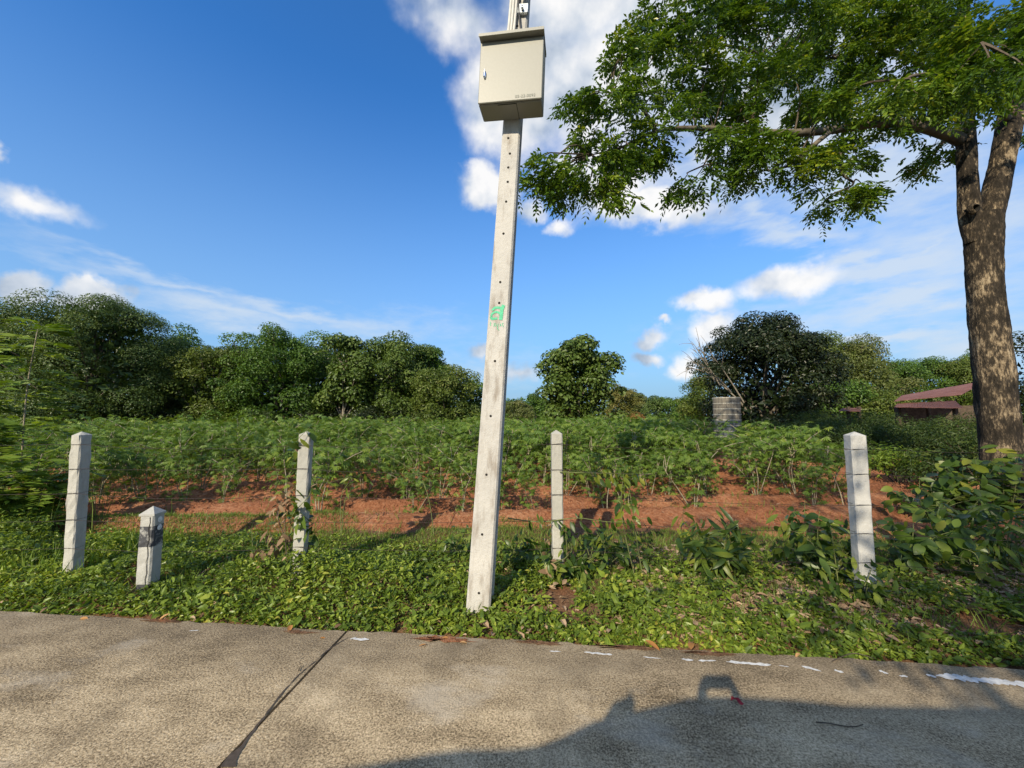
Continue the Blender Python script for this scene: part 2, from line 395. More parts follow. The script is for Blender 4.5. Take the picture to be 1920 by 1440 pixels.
class MB:
    """collects polygons"""
    def __init__(s): s.v = []; s.f = []
    def add(s, V, Fs):
        b = len(s.v); s.v += [tuple(map(float, v)) for v in V]; s.f += [tuple(int(i) + b for i in f) for f in Fs]; return s
    def box(s, x0, x1, y0, y1, z0, z1, bev=0.0):
        if bev <= 0:
            V = [(x, y, z) for z in (z0, z1) for x, y in ((x0, y0), (x1, y0), (x1, y1), (x0, y1))]
            return s.add(V, [(3, 2, 1, 0), (4, 5, 6, 7), (0, 1, 5, 4), (1, 2, 6, 5), (2, 3, 7, 6), (3, 0, 4, 7)])
        def ring(z, i):
            a0, a1, b0, b1 = x0 + i, x1 - i, y0 + i, y1 - i; q = bev
            return [(a0 + q, b0, z), (a1 - q, b0, z), (a1, b0 + q, z), (a1, b1 - q, z), (a1 - q, b1, z), (a0 + q, b1, z), (a0, b1 - q, z), (a0, b0 + q, z)]
        V = ring(z0, bev) + ring(z0 + bev, 0) + ring(z1 - bev, 0) + ring(z1, bev)
        Fs = [tuple(range(7, -1, -1)), tuple(range(24, 32))]
        for L in range(3):
            for i in range(8):
                j = (i + 1) % 8; Fs.append((L * 8 + i, L * 8 + j, L * 8 + 8 + j, L * 8 + 8 + i))
        return s.add(V, Fs)
    def tube(s, pts, rad, k=8, caps=True):
        V, Fs = tube_arr(pts, rad, k)
        Fs = [tuple(f) for f in Fs]
        if caps:
            n = len(pts); Fs.append(tuple(range(k - 1, -1, -1))); Fs.append(tuple(range((n - 1) * k, n * k)))
        return s.add(V, Fs)
    def build(s, name, mat, parent=None, smooth=False):
        return mobj(name, np.array(s.v), s.f, mat, parent, smooth=smooth)

def tube_arr(pts, rad, k=6):
    P = np.asarray(pts, float); n = len(P)
    rad = np.full(n, rad) if np.isscalar(rad) else np.asarray(rad, float)
    T = np.gradient(P, axis=0); T /= np.linalg.norm(T, axis=1)[:, None] + 1e-9
    ref = np.array([1., 0, 0]) if abs(T[0][0]) < .8 else np.array([0, 1., 0])
    V = []
    for i in range(n):
        u = ref - T[i] * np.dot(ref, T[i]); u /= np.linalg.norm(u) + 1e-9; ref = u
        w = np.cross(T[i], u)
        a = np.arange(k) * 2 * math.pi / k
        V.append(P[i] + rad[i] * (np.cos(a)[:, None] * u + np.sin(a)[:, None] * w))
    V = np.concatenate(V)
    i = np.arange(n - 1)[:, None] * k; j = np.arange(k)[None]
    Fa = np.stack([i + j, i + (j + 1) % k, i + k + (j + 1) % k, i + k + j], -1).reshape(-1, 4)
    return V, Fa
def tubes(list_, k=6):
    Vs, Fs, b = [], [], 0
    for p, r in list_:
        V, Fa = tube_arr(p, r, k); Vs.append(V); Fs.append(Fa + b); b += len(V)
    return np.concatenate(Vs), np.concatenate(Fs)
def smooth_path(pts, n):
    P = np.asarray(pts, float); t = np.linspace(0, len(P) - 1, n)
    out = []
    for x in t:
        i = min(int(x), len(P) - 2); f = x - i
        p0, p1, p2, p3 = P[max(i - 1, 0)], P[i], P[i + 1], P[min(i + 2, len(P) - 1)]
        out.append(.5 * (2 * p1 + (p2 - p0) * f + (2 * p0 - 5 * p1 + 4 * p2 - p3) * f * f + (3 * p1 - p0 - 3 * p2 + p3) * f ** 3))
    return np.array(out)

# templates: leaf lies along +x, up +z
def T_rhomb(w=.4, fold=.1, mid=.45):
    return np.array([(0, 0, 0), (mid, -w / 2, fold), (1, 0, 0), (mid, w / 2, fold)], float), np.array([(0, 1, 2), (0, 2, 3)])
def T_ovate(w=.5, fold=.08, droop=.1):
    return (np.array([(0, 0, 0), (.3, -w / 2, fold), (.7, -w * .38, fold * .6 - droop * .4), (1, 0, -droop), (.7, w * .38, fold * .6 - droop * .4), (.3, w / 2, fold), (.5, 0, -.01)], float),
            np.array([(0, 1, 6), (1, 2, 6), (2, 3, 6), (3, 4, 6), (4, 5, 6), (5, 0, 6)]))
def frames(dirs, ups, size):
    x = dirs / (np.linalg.norm(dirs, axis=1)[:, None] + 1e-9)
    y = np.cross(ups, x); y /= np.linalg.norm(y, axis=1)[:, None] + 1e-9
    z = np.cross(x, y)
    return np.stack([x, y, z], 1) * size[:, None, None]        # rows = axes
def scatter(tpl, M3, T, rnd):
    tv, tf = tpl; n = len(T); k = len(tv)
    V = np.einsum('vi,nij->nvj', tv, M3) + T[:, None, :]
    Fa = (tf[None] + (np.arange(n) * k)[:, None, None]).reshape(-1, tf.shape[1])
    return V.reshape(-1, 3), Fa, np.repeat(rnd, k)
def join(parts):
    Vs, Fs, Rs, b = [], [], [], 0
    for V, Fa, r in parts:
        Vs.append(V); Fs.append(Fa + b); Rs.append(r); b += len(V)
    return np.concatenate(Vs), np.concatenate(Fs), np.concatenate(Rs)
def unit(n, g=None):
    v = (g or rng).normal(size=(n, 3)); return v / np.linalg.norm(v, axis=1)[:, None]

# ------------------------------------------------------------------ ground, field, road
gsz = 900
mobj('ground', np.array([(-gsz, -gsz, -.05), (gsz, -gsz, -.05), (gsz, gsz, -.05), (-gsz, gsz, -.05)]), [(0, 1, 2, 3)], 'ground')['kind'] = 'structure'

ROAD_A = math.atan2(gnd(1920, 1262)[1] - gnd(0, 1150)[1], gnd(1920, 1262)[0] - gnd(0, 1150)[0])
RE = gnd(655, 1186)                                    # where the slab joint meets the road edge
rd = np.array([math.cos(ROAD_A), math.sin(ROAD_A), 0]); rn = np.array([-rd[1], rd[0], 0])
def rloc(u, v, z=0): return RE + rd * u + rn * v + np.array([0, 0, z])

def vnoise(x, y, seed=0):
    """cheap smooth value noise"""
    def h(i, j):
        s = np.sin(i * 127.1 + j * 311.7 + seed * 74.7) * 43758.5453
        return s - np.floor(s)
    xi, yi = np.floor(x), np.floor(y); xf, yf = x - xi, y - yi
    u, v = xf * xf * (3 - 2 * xf), yf * yf * (3 - 2 * yf)
    return (h(xi, yi) * (1 - u) + h(xi + 1, yi) * u) * (1 - v) + (h(xi, yi + 1) * (1 - u) + h(xi + 1, yi + 1) * u) * v
def fbm(x, y, seed=0, o=4):
    s = 0; a = .5
    for k in range(o): s = s + a * vnoise(x * 2 ** k, y * 2 ** k, seed + k); a *= .5
    return s
def grid(name, xs, ys, zfun, mat, parent=None, xf=None):
    X, Y = np.meshgrid(xs, ys); Z = zfun(X, Y)
    nx, ny = len(xs), len(ys)
    P = np.stack([X, Y, Z], -1).reshape(-1, 3)
    if xf is not None: P = xf(P)
    i = (np.arange(ny - 1)[:, None] * nx + np.arange(nx - 1)[None]).reshape(-1)
    Fa = np.stack([i, i + 1, i + nx + 1, i + nx], -1)
    return mobj(name, P, Fa, mat, parent, smooth=True)

# verge : earth strip between the road and the field
def verge_z(X, Y): return .02 + .05 * fbm(X * 1.7, Y * 1.7, 3) - .02
def vz(U, W): return -.035 + .07 * np.clip((W + .02) / .4, 0, 1) + .05 * (fbm(U * 1.7, W * 1.7, 3) - .45)
vg = grid('verge', np.arange(-14, 14.01, .07), np.arange(-.25, 3.6, .07), lambda X, Y: -.035 + .07 * np.clip((Y + .02) / .4, 0, 1) + .05 * (fbm(X * 1.7, Y * 1.7, 3) - .45),
          'verge_earth', xf=lambda P: P[:, :1] * rd + P[:, 1:2] * rn + RE * np.array([1, 1, 0]) + np.array([0, 0, 1]) * P[:, 2:3])
vg['kind'] = 'structure'

# red field soil with planting ridges
RIDGE_A = R(7); RIDGE_S = .92
def field_z(X, Y):
    front = 4.75 + .3 * np.sin(X * .5 + 1) - .04 * X
    yy = (Y - X * math.tan(RIDGE_A) * .5)
    ridge = .5 + .5 * np.cos(2 * math.pi * (yy - .25) / RIDGE_S)
    h = .14 * ridge ** 1.3 + .10 * (fbm(X * 2.2, Y * 2.2, 9) - .45) + .05 * (fbm(X * 9, Y * 9, 5, 3) - .45)
    k = np.clip((Y - front) / .8, 0, 1); k = k * k * (3 - 2 * k)
    return -.04 + k * (.09 + h) + (1 - k) * .02 * fbm(X * 4, Y * 4, 2)
xs = np.concatenate([np.arange(-45, -16, .5), np.arange(-16, 14, .085), np.arange(14, 50, .5)])
ys = np.concatenate([np.arange(4.3, 13, .085), np.arange(13, 34, .25)])
fs = grid('field_soil', xs, ys, field_z, 'soil'); fs['kind'] = 'structure'

# soil clods lying on the ridges
n = 5200
cx = rng.uniform(-11, 9, n); cy = 5.2 + rng.gamma(1.6, 1.3, n)
ico = np.array([(0, 0, 1), (.9, 0, .1), (.2, .85, .2), (-.8, .5, 0), (-.7, -.6, .1), (.3, -.9, 0), (0, 0, -.7)])
icf = np.array([(0, 1, 2), (0, 2, 3), (0, 3, 4), (0, 4, 5), (0, 5, 1), (6, 2, 1), (6, 3, 2), (6, 4, 3), (6, 5, 4), (6, 1, 5)])
V, Fa, rr = scatter((ico, icf), frames(unit(n), unit(n), .008 + .022 * rng.random(n) ** 3), np.stack([cx, cy, field_z(cx, cy) + .004], 1), rng.random(n))
tag(mobj('soil_clods', V, Fa, 'soil'), 'loose red soil clods strewn over the ridges', 'soil', kind='stuff')

# road: two cast slabs in view, a joint between
road = empty('road', RE * np.array([1, 1, 0]), ROAD_A); tag(road, kind='structure')
def slab(u0, u1, seed):
    g = np.random.default_rng(seed)
    top = [(u0, -6.0)]; n = int((u1 - u0) / .06)
    us = np.linspace(u0, u1, n)
    ed = .0 + .03 * (fbm(us * 3, us * 0 + seed, seed) - .45) + .012 * g.normal(size=n) * .5
    L1 = [(u, e - .0, .012) for u, e in zip(us, ed)]; L2 = [(u, e - .03, .03) for u, e in zip(us, ed)]
    L3 = [(u, -6.0, .03) for u in us]
    LB = [(u, e + .004, -.12) for u, e in zip(us, ed)]; LB3 = [(u, -6.0, -.12) for u in us]
    V = L1 + L2 + L3 + LB + LB3
    Fs = []
    for i in range(n - 1):
        a = i; b = i + 1
        Fs += [(a, b, n + b, n + a)[::-1], (n + a, n + b, 2 * n + b, 2 * n + a)[::-1], (3 * n + a, 3 * n + b, b, a)[::-1], (2 * n + a, 2 * n + b, 4 * n + b, 4 * n + a)[::-1]]
    for i in (0, n - 1): Fs.append((i, n + i, 2 * n + i, 4 * n + i, 3 * n + i))
    return mobj('concrete_slab', np.array(V), Fs, 'road', road)
slab(-16, -.009, 1); slab(.009, 5.9, 2); slab(5.92, 16, 3)
jb = MB(); pts = [(.002 * math.sin(i * 1.7), -6 + i * .2) for i in range(31)]
jb.box(-.012, .012, -6, -.02, -.1, .012); jb.build('joint_filler', 'dark_hole', road)
# dark sealing smear along the joint, its wide near end a painted shadow
def flat_poly(name, outline, z, mat, parent):
    V = [(x, y, z) for x, y in outline]; c = np.mean(np.array(V), 0)
    V.append(tuple(c)); m = len(outline)
    return mobj(name, np.array(V), [(i, (i + 1) % m, m) for i in range(m)], mat, parent)
def toroad(p): q = p - RE; return (float(np.dot(q, rd)), float(np.dot(q, rn)))
simple('bitumen_and_shadow', (.075, .060, .048), .8, .2, 0, 60, .3)
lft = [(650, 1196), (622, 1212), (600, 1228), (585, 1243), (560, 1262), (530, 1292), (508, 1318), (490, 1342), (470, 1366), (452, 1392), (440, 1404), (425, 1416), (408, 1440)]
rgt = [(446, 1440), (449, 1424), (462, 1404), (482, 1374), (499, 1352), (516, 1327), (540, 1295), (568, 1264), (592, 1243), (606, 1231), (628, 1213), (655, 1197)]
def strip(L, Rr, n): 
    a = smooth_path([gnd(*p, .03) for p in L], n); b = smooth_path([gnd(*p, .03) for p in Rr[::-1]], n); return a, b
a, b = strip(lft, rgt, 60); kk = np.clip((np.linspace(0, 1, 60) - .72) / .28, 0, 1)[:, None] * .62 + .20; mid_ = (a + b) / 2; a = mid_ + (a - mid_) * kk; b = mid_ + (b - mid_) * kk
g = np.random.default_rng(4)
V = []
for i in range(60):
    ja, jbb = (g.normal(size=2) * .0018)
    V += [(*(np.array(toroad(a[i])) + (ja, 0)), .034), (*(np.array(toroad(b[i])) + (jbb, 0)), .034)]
mobj('sealant_and_shadow', np.array(V), [(2 * i, 2 * i + 1, 2 * i + 3, 2 * i + 2)[::-1] for i in range(59)], 'bitumen_and_shadow', road)

# worn remains of the white edge line
def paint(px0, py0, px1, py1, w, seed):
    g = np.random.default_rng(seed); p0 = np.array(toroad(gnd(px0, py0, .03))); p1 = np.array(toroad(gnd(px1, py1, .03)))
    d = p1 - p0; L = np.linalg.norm(d); d /= L; nn = np.array([-d[1], d[0]])
    m = max(6, int(L / .016)); t = np.linspace(0, 1, m)
    prof = w * np.clip(np.sin(np.pi * np.clip(t, .02, .98)) * 3, 0, 1)
    up_ = [p0 + d * L * x + nn * (q * (.35 + .9 * g.random())) for x, q in zip(t, prof)]
    dn = [p0 + d * L * x - nn * (q * (.35 + .9 * g.random())) for x, q in zip(t, prof)]
    V = [(*p, .0345) for p in up_] + [(*p, .0345) for p in dn]
    mobj('paint_patch', np.array(V), [(i, m + i, m + i + 1, i + 1) for i in range(m - 1)], 'road_paint', road)
for i, q in enumerate([(656, 1200, 668, 1196, .006), (662, 1199, 692, 1200, .016), (1095, 1224, 1148, 1229, .012), (1030, 1222, 1052, 1223, .006),
                       (1278, 1237, 1300, 1239, .012), (1310, 1240, 1342, 1240, .010), (1362, 1242, 1446, 1248, .015), (1503, 1250, 1540, 1260, .014),
                       (1564, 1258, 1582, 1262, .012), (1648, 1258, 1666, 1265, .013), (1686, 1268, 1702, 1270, .010), (1736, 1266, 1756, 1271, .012),
                       (1755, 1268, 1960, 1288, .032), (1206, 1233, 1240, 1236, .006), (355, 1184, 372, 1183, .006), (1460, 1249, 1480, 1252, .006)]):
    paint(*q, 50 + i)

gq = np.random.default_rng(40); c0 = np.array(toroad(gnd(835, 1200, .03)))
flat_poly('soil_patch', [(c0[0] + (.20 + .05 * gq.normal()) * math.cos(t), c0[1] + (.035 + .012 * gq.normal()) * math.sin(t)) for t in np.linspace(0, 2 * math.pi, 40, endpoint=False)], .0342, 'soil', road)
for k_, (cx_, cy_, r_) in enumerate([(560, 1186, .05), (1010, 1206, .06), (1180, 1215, .08), (1330, 1226, .07), (300, 1165, .06)]):
    c0 = np.array(toroad(gnd(cx_, cy_, .03))); flat_poly('soil_patch', [(c0[0] + (r_ * 2.6 * (1 + .25 * gq.normal())) * math.cos(t), c0[1] + r_ * .3 * (1 + .3 * gq.normal()) * math.sin(t)) for t in np.linspace(0, 2 * math.pi, 30, endpoint=False)], .0342, 'verge_earth', road)

# ------------------------------------------------------------------ leaning concrete utility pole
PB = gnd(899, 1148); PYAW = R(-7.5); LEAN = R(3.9)
pole = empty('utility_pole', PB * np.array([1, 1, 0]), 0)
pole.rotation_euler = Euler((R(0.6), LEAN, PYAW), 'XYZ')
tag(pole, 'tall leaning concrete pole with green painted mark beside the road', 'pole')
PH = 7.2
def pole_w(z): return .098 - (.098 - .062) * z / PH
def pole_d(z): return .085 - (.085 - .058) * z / PH
mb = MB(); rings = []
zs = [-.4] + list(np.linspace(0, PH, 40))
for z in zs:
    w, d = pole_w(max(z, 0)), pole_d(max(z, 0)); c = .014; gi = .022; gw = d * .42
    rings.append([(-w + c, -d, z), (w - c, -d, z), (w, -d + c, z), (w, -gw - .01, z), (w - gi, -gw + .012, z), (w - gi, gw - .012, z), (w, gw + .01, z), (w, d - c, z), (w - c, d, z),
                  (-w + c, d, z), (-w, d - c, z), (-w, gw + .01, z), (-w + gi, gw - .012, z), (-w + gi, -gw + .012, z), (-w, -gw - .01, z), (-w, -d + c, z)])
k = len(rings[0]); V = [p for r_ in rings for p in r_]; Fs = []
for i in range(len(rings) - 1):
    for j in range(k): Fs.append((i * k + j, i * k + (j + 1) % k, (i + 1) * k + (j + 1) % k, (i + 1) * k + j))
Fs += [tuple(range(k - 1, -1, -1)), tuple(range((len(rings) - 1) * k, len(rings) * k))]
mobj('shaft', np.array(V), Fs, 'concrete_pole', pole)
bpy.context.view_layer.update()
PM = pole.matrix_world.copy(); PMI = PM.inverted()
def pole_front(px, py, off=0.0):
    """local (x,z) on the pole's front face seen at this pixel"""
    o = PMI @ Vector(CAMP); d = (PMI.to_3x3() @ Vector(ray(px, py)))
    t = 0
    for _ in range(6):
        z = (o + d * t).z if t else 1.5
        t = (-pole_d(max(z, 0)) - off - o.y) / d.y
    p = o + d * t; return p.x, p.z
a_ = np.arange(10) * 2 * math.pi / 10
for (hx, hy) in [(953, 259), (956, 288), (953, 314), (952, 341), (949, 378), (944, 438), (938, 529), (936, 568), (928, 677), (920, 780), (912, 890), (904, 1002), (898, 1112), (970, 49), (975, 12)]:
    x, z = pole_front(hx, hy); dd = pole_d(z)
    b_ = MB(); r0 = .0105
    V = [(x + r0 * math.cos(t), -dd - .0012, z + r0 * math.sin(t)) for t in a_] + [(x + r0 * .7 * math.cos(t), -dd - .0016, z + r0 * .7 * math.sin(t)) for t in a_]
    b_.add(V, [(i, (i + 1) % 10, 10 + (i + 1) % 10, 10 + i) for i in range(10)] + [tuple(range(10, 20))])
    b_.build('bolt_hole', 'dark_hole', pole)

# green brush-painted letter and the smaller scrawl under it
def stroke(name, pix, width, mat, n=24, lift=.002, seed=0):
    P = []
    for (px, py) in pix:
        x, z = pole_front(px, py); P.append((x, z))
    P = smooth_path(np.array(P), n); T = np.gradient(P, axis=0); T /= np.linalg.norm(T, axis=1)[:, None] + 1e-9
    N = np.stack([-T[:, 1], T[:, 0]], 1); g = np.random.default_rng(seed)
    V = []
    for p, nn in zip(P, N):
        for s_ in (-1, 1):
            q = p + nn * s_ * width / 2 * (.85 + .3 * g.random()); V.append((q[0], -pole_d(q[1]) - lift, q[1]))
    return mobj(name, np.array(V), [(2 * i, 2 * i + 1, 2 * i + 3, 2 * i + 2) for i in range(n - 1)], mat, pole)
stroke('painted_stroke', [(921.5, 594), (921, 596.5), (923, 598), (928, 597.5), (932.5, 597)], .019, 'green_paint', 22, .0020, 1)
stroke('painted_stroke', [(921, 593.5), (922.5, 589), (927.5, 585.5), (933, 585.5), (937.5, 588)], .017, 'green_paint', 20, .0026, 2)
stroke('painted_stroke', [(923, 582), (928, 577.5), (936, 577), (943, 578)], .020, 'green_paint', 20, .0032, 3)
stroke('painted_stroke', [(938.5, 600), (940, 590), (941.5, 580), (944.5, 572)], .028, 'green_paint', 24, .0038, 4)
g = np.random.default_rng(8)
for i, (sx, sy) in enumerate([(921, 604), (926, 605), (930, 605), (934, 607), (938.5, 606), (943, 606), (934, 613)]):
    q = [(sx + g.normal() * .8, sy + j * 2.2 + g.normal() * .6) for j in range(4)]
    stroke('painted_scrawl', q, .0055, 'green_paint', 10, .0022, 20 + i)

# ------------------------------------------------------------------ meter cabinet on the pole, with its cables
def pole_pt(x, y, z): return PM @ Vector((x, y, z))
BZ0, BZ1 = 4.12, 4.66
BW = .258; BDp = .205
cab = empty('meter_cabinet', pole_pt(.012, -pole_d(4) - .003, BZ0)); cab.rotation_euler = Euler((R(0.6), LEAN - R(1.5), PYAW - R(1.5)), 'XYZ')
tag(cab, 'beige metal meter cabinet with silver lock mounted high on the pole', 'cabinet')
BH = BZ1 - BZ0
b_ = MB(); b_.box(-BW, BW, -BDp + .022, 0, 0, BH, .006); b_.build('body', 'box_paint', cab)
b_ = MB(); b_.box(-BW - .002, BW + .002, -BDp, -BDp + .019, .004, BH - .012, .005); door = b_.build('door', 'box_paint', cab)
b_ = MB(); hw_ = BW + .006
sec = [(-BDp - .056, BH - .012), (-BDp - .056, BH + .012), (.004, BH + .028), (.004, BH + .003), (-BDp - .050, BH + .001), (-BDp - .050, BH - .012)]
b_.add([(-hw_, y_, z_) for y_, z_ in sec] + [(hw_, y_, z_) for y_, z_ in sec], [(i, (i + 1) % 6, 6 + (i + 1) % 6, 6 + i)[::-1] for i in range(6)] + [(0, 1, 2, 3, 4, 5), (11, 10, 9, 8, 7, 6)])
b_.build('rain_hood', 'box_paint', cab)
b_ = MB(); b_.box(.052, .055, -BDp + .024, -.004, -.0025, .001); b_.build('bottom_seam', 'box_seam', cab)
b_ = MB(); b_.box(-.10, .052, -BDp + .026, -BDp + .031, -.0025, .001); b_.build('bottom_slot', 'box_seam', cab)
lk = MB(); a8 = np.arange(12) * 2 * math.pi / 12
V = []; 
for y_, sc_ in ((-BDp, 1), (-BDp - .008, 1), (-BDp - .013, .75)):
    V += [(-BW + .046 + .013 * sc_ * math.cos(t), y_, .245 + .034 * sc_ * math.sin(t) * (1.25 if math.sin(t) < 0 else .85)) for t in a8]
Fs = [(L * 12 + i, L * 12 + (i + 1) % 12, L * 12 + 12 + (i + 1) % 12, L * 12 + 12 + i) for L in range(2) for i in range(12)] + [tuple(range(24, 36))]
lk.add(V, Fs); lock = lk.build('lock_handle', 'lock_metal', door, True)
b_ = MB(); b_.box(-BW + .044, -BW + .050, -BDp - .026, -BDp - .012, .215, .275, .002); b_.build('lever', 'lock_metal', lock)
b_ = MB(); b_.box(-BW + .038, -BW + .044, -BDp - .0155, -BDp - .0125, .212, .222); b_.build('keyhole', 'dark_hole', lock)
# stencilled number on the door
tc = bpy.data.curves.new('number', 'FONT'); tc.body = '05-22-0092'; tc.size = .034; tc.space_character = 1.05
to = bpy.data.objects.new('tmp_text', tc); COL.objects.link(to); bpy.context.view_layer.update()
tm = bpy.data.meshes.new_from_object(to.evaluated_get(bpy.context.evaluated_depsgraph_get())); bpy.data.objects.remove(to)
tm.materials.clear(); tm.materials.append(M['ink'])
dobj('printed_number', tm, door, (.045, -BDp - .0012, .022), (R(90), 0, 0))
# cables rising from behind the hood up the pole
bun = empty('service_cables', pole_pt(-.02, -pole_d(4.5) - .01, 4.70)); bun.rotation_euler = pole.rotation_euler
tag(bun, 'pale grey cable bundle climbing the pole above the cabinet', 'cable')
for i, (x0, x1, rr_) in enumerate([(-.075, -.055, .013), (-.052, -.036, .012), (-.028, -.014, .012), (.05, -.0, .007)]):
    pts = smooth_path([(x0, -.015, -.05), (x0 + .012, -.02, .12), (x1 + .004 * i, -.018, .5), (x1, -.016, 1.4), (x1 + .01, -.015, 2.4)], 26)
    b_ = MB(); b_.tube(pts, rr_, 8); b_.build('cable', 'cable_grey' if i < 3 else 'cable_black', bun, True)
clamp = empty('pole_clamp', pole_pt(.02, -pole_d(5) - .002, 5.1)); clamp.rotation_euler = pole.rotation_euler
tag(clamp, 'dark metal clamp with round bolt above the cabinet on the pole', 'clamp')
b_ = MB(); b_.box(-.035, .06, -.03, .0, -.03, .06, .006); b_.build('bracket', 'galvanised', clamp)
b_ = MB(); b_.tube([(.01, -.03, .0), (.01, -.055, .0)], .012, 10); b_.build('bolt', 'lock_metal', clamp, True)
b_ = MB(); b_.tube([(.015, -.05, .11), (.02, -.06, .22)], .03, 12); b_.build('insulator', 'galvanised', clamp, True)

# ------------------------------------------------------------------ fence posts, marker post, wires
def post_mesh(w, d, h, capz, cham, seed, rough=.004, taper=0.0, nz=26):
    g = np.random.default_rng(seed); rings = []
    for z in np.linspace(-.25, h, nz):
        t = 1 - taper * max(z, 0) / h; q = cham
        base = [(-w + q, -d), (0, -d), (w - q, -d), (w, -d + q), (w, 0), (w, d - q), (w - q, d), (0, d), (-w + q, d), (-w, d - q), (-w, 0), (-w, -d + q)]
        rr = rough * (1 + (1.6 if g.random() < .10 else 0))
        rings.append([(x * t + g.normal() * rr * .6, y * t + g.normal() * rr * .6, z + g.normal() * rr * .3) for x, y in base])
    k = 12; V = [p for r_ in rings for p in r_]; Fs = []
    for i in range(nz - 1):
        for j in range(k): Fs.append((i * k + j, i * k + (j + 1) % k, (i + 1) * k + (j + 1) % k, (i + 1) * k + j))
    V.append((g.normal() * .006, g.normal() * .006, h + capz)); m = len(V) - 1; b = (nz - 1) * k
    for j in range(k): Fs.append((b + j, b + (j + 1) % k, m))
    return np.array(V), Fs
posts = []
def fence_post(px, py, ytop, label, mat, w, rz, seed, rough, loc=None, tilt=(0, 0), hh=None):
    p = gnd(px, py) if loc is None else np.array(loc)
    top = hh or at(px, ytop, p[1])[2]
    o = empty('fence_post', (p[0], p[1], 0), rz); o.rotation_euler = (tilt[0], tilt[1], rz)
    tag(o, label, 'fence post', 'concrete posts of the wire fence')
    V, Fs = post_mesh(w, w, top - .035, .035, .010, seed, rough)
    mobj('shaft', V, Fs, mat, o); posts.append((p, w, top)); return o
wA = R(-3)
fence_post(-300, 1075, 800, 'concrete fence post beyond the left edge behind tall weeds', 'concrete_post', .055, wA, 5, .004, loc=(-6.7, 3.95, 0), hh=1.42)
p_a = fence_post(136, 1088, 809, 'chipped concrete fence post left of the short marker post', 'concrete_post', .053, wA, 1, .0030, tilt=(0, R(-1.5)))
p_b = fence_post(560, 1090, 808, 'concrete fence post with a leafy vine twining up it', 'concrete_post', .053, R(9), 2, .0022, tilt=(0, R(.6)))
p_c = fence_post(1046, 1092, 806, 'slim concrete fence post just right of the utility pole', 'concrete_post', .052, R(1), 3, .0014)
p_d = fence_post(1624, 1126, 809, 'broad pale concrete fence post beside the big tree bushes', 'concrete_post_white', .060, R(-13), 4, .002)
fence_post(2300, 1150, 800, 'concrete fence post beyond the right edge past the big tree', 'concrete_post', .055, wA, 6, .004, loc=(5.75, 3.1, 0), hh=1.42)

# short marker post
mp = gnd(276, 1112)
mk = empty('marker_post', (mp[0], mp[1], 0), R(4)); tag(mk, 'short concrete marker post with pyramid cap, dark band and white dots', 'marker post')
mh = at(276, 962, mp[1])[2]
V, Fs = post_mesh(.062, .062, mh, 0.001, .012, 12, .002); mobj('shaft', V, Fs, 'concrete_marker', mk)
q = .066; V = [(-q, -q, mh - .012), (q, -q, mh - .012), (q, q, mh - .012), (-q, q, mh - .012), (-q, -q, mh + .004), (q, -q, mh + .004), (q, q, mh + .004), (-q, q, mh + .004), (0, 0, mh + .065)]
mobj('cap', np.array(V), [(3, 2, 1, 0), (0, 1, 5, 4), (1, 2, 6, 5), (2, 3, 7, 6), (3, 0, 4, 7), (4, 5, 8), (5, 6, 8), (6, 7, 8), (7, 4, 8)], 'concrete_marker', mk)
for zz in (mh - .055, mh - .125):
    b_ = MB(); V = [(.0665, .026 * math.cos(t), zz + .026 * math.sin(t)) for t in a_]; V.append((.0675, 0, zz))
    b_.add(V, [(i, (i + 1) % 10, 10) for i in range(10)]); b_.build('white_dot', 'white_dot', mk)
ck = MB(); pts = [(.03 + .006 * math.sin(i * 2.1), mh - .02 - i * (mh - .02) / 14) for i in range(15)]
V = []
for x, z in pts: V += [(x - .0028, -.0665, z), (x + .0028, -.0665, z)]
ck.add(V, [(2 * i, 2 * i + 1, 2 * i + 3, 2 * i + 2) for i in range(14)]); ck.build('crack', 'dark_hole', mk)

# wire strands
ph = [(1.30, 'topmost'), (1.07, 'second from top'), (.83, 'middle'), (.59, 'second from bottom'), (.33, 'lowest')]
for i, (z, nm) in enumerate(ph):
    g = np.random.default_rng(30 + i); path = []
    for a0, b0 in zip(posts[:-1], posts[1:]):
        A = a0[0] + np.array([0, -a0[1] - .006, z + .01 * g.normal()]); B = b0[0] + np.array([0, -b0[1] - .006, z + .01 * g.normal()])
        if path: A = path[-1]
        sag = .012 + .03 * g.random()
        seg = [A + (B - A) * t + np.array([0, .004 * math.sin(9 * t + i), -4 * sag * t * (1 - t) + .003 * math.sin(23 * t + i)]) for t in np.linspace(0, 1, 26)]
        path += seg if not path else seg[1:]
    path = np.array(path); parts = [(path, np.full(len(path), .0019))]
    V, Fa = tubes(parts, 5)
    wo_ = empty('wire_strand', path[0]); tag(wo_, f'{nm} rusty wire strand strung along the concrete fence posts', 'wire', 'fence wires')
    mobj('wire', V - path[0], Fa, 'wire_rust', wo_, smooth=True)
    for p, w, top in posts[1:5]:
        j = np.argmin(np.abs(path[:, 0] - p[0])); c = path[j]; hw = w + .003; d1 = g.normal() * .006
        loop = [(p[0] - hw, p[1] - hw, c[2]), (p[0] + hw, p[1] - hw, c[2] + d1), (p[0] + hw, p[1] + hw, c[2] + .004), (p[0] - hw, p[1] + hw, c[2] - .003), (p[0] - hw, p[1] - hw, c[2] - .004)]
        V, Fa = tube_arr(np.array(loop), .0013, 5); mobj('tie', V - path[0], Fa, 'wire_rust', wo_)

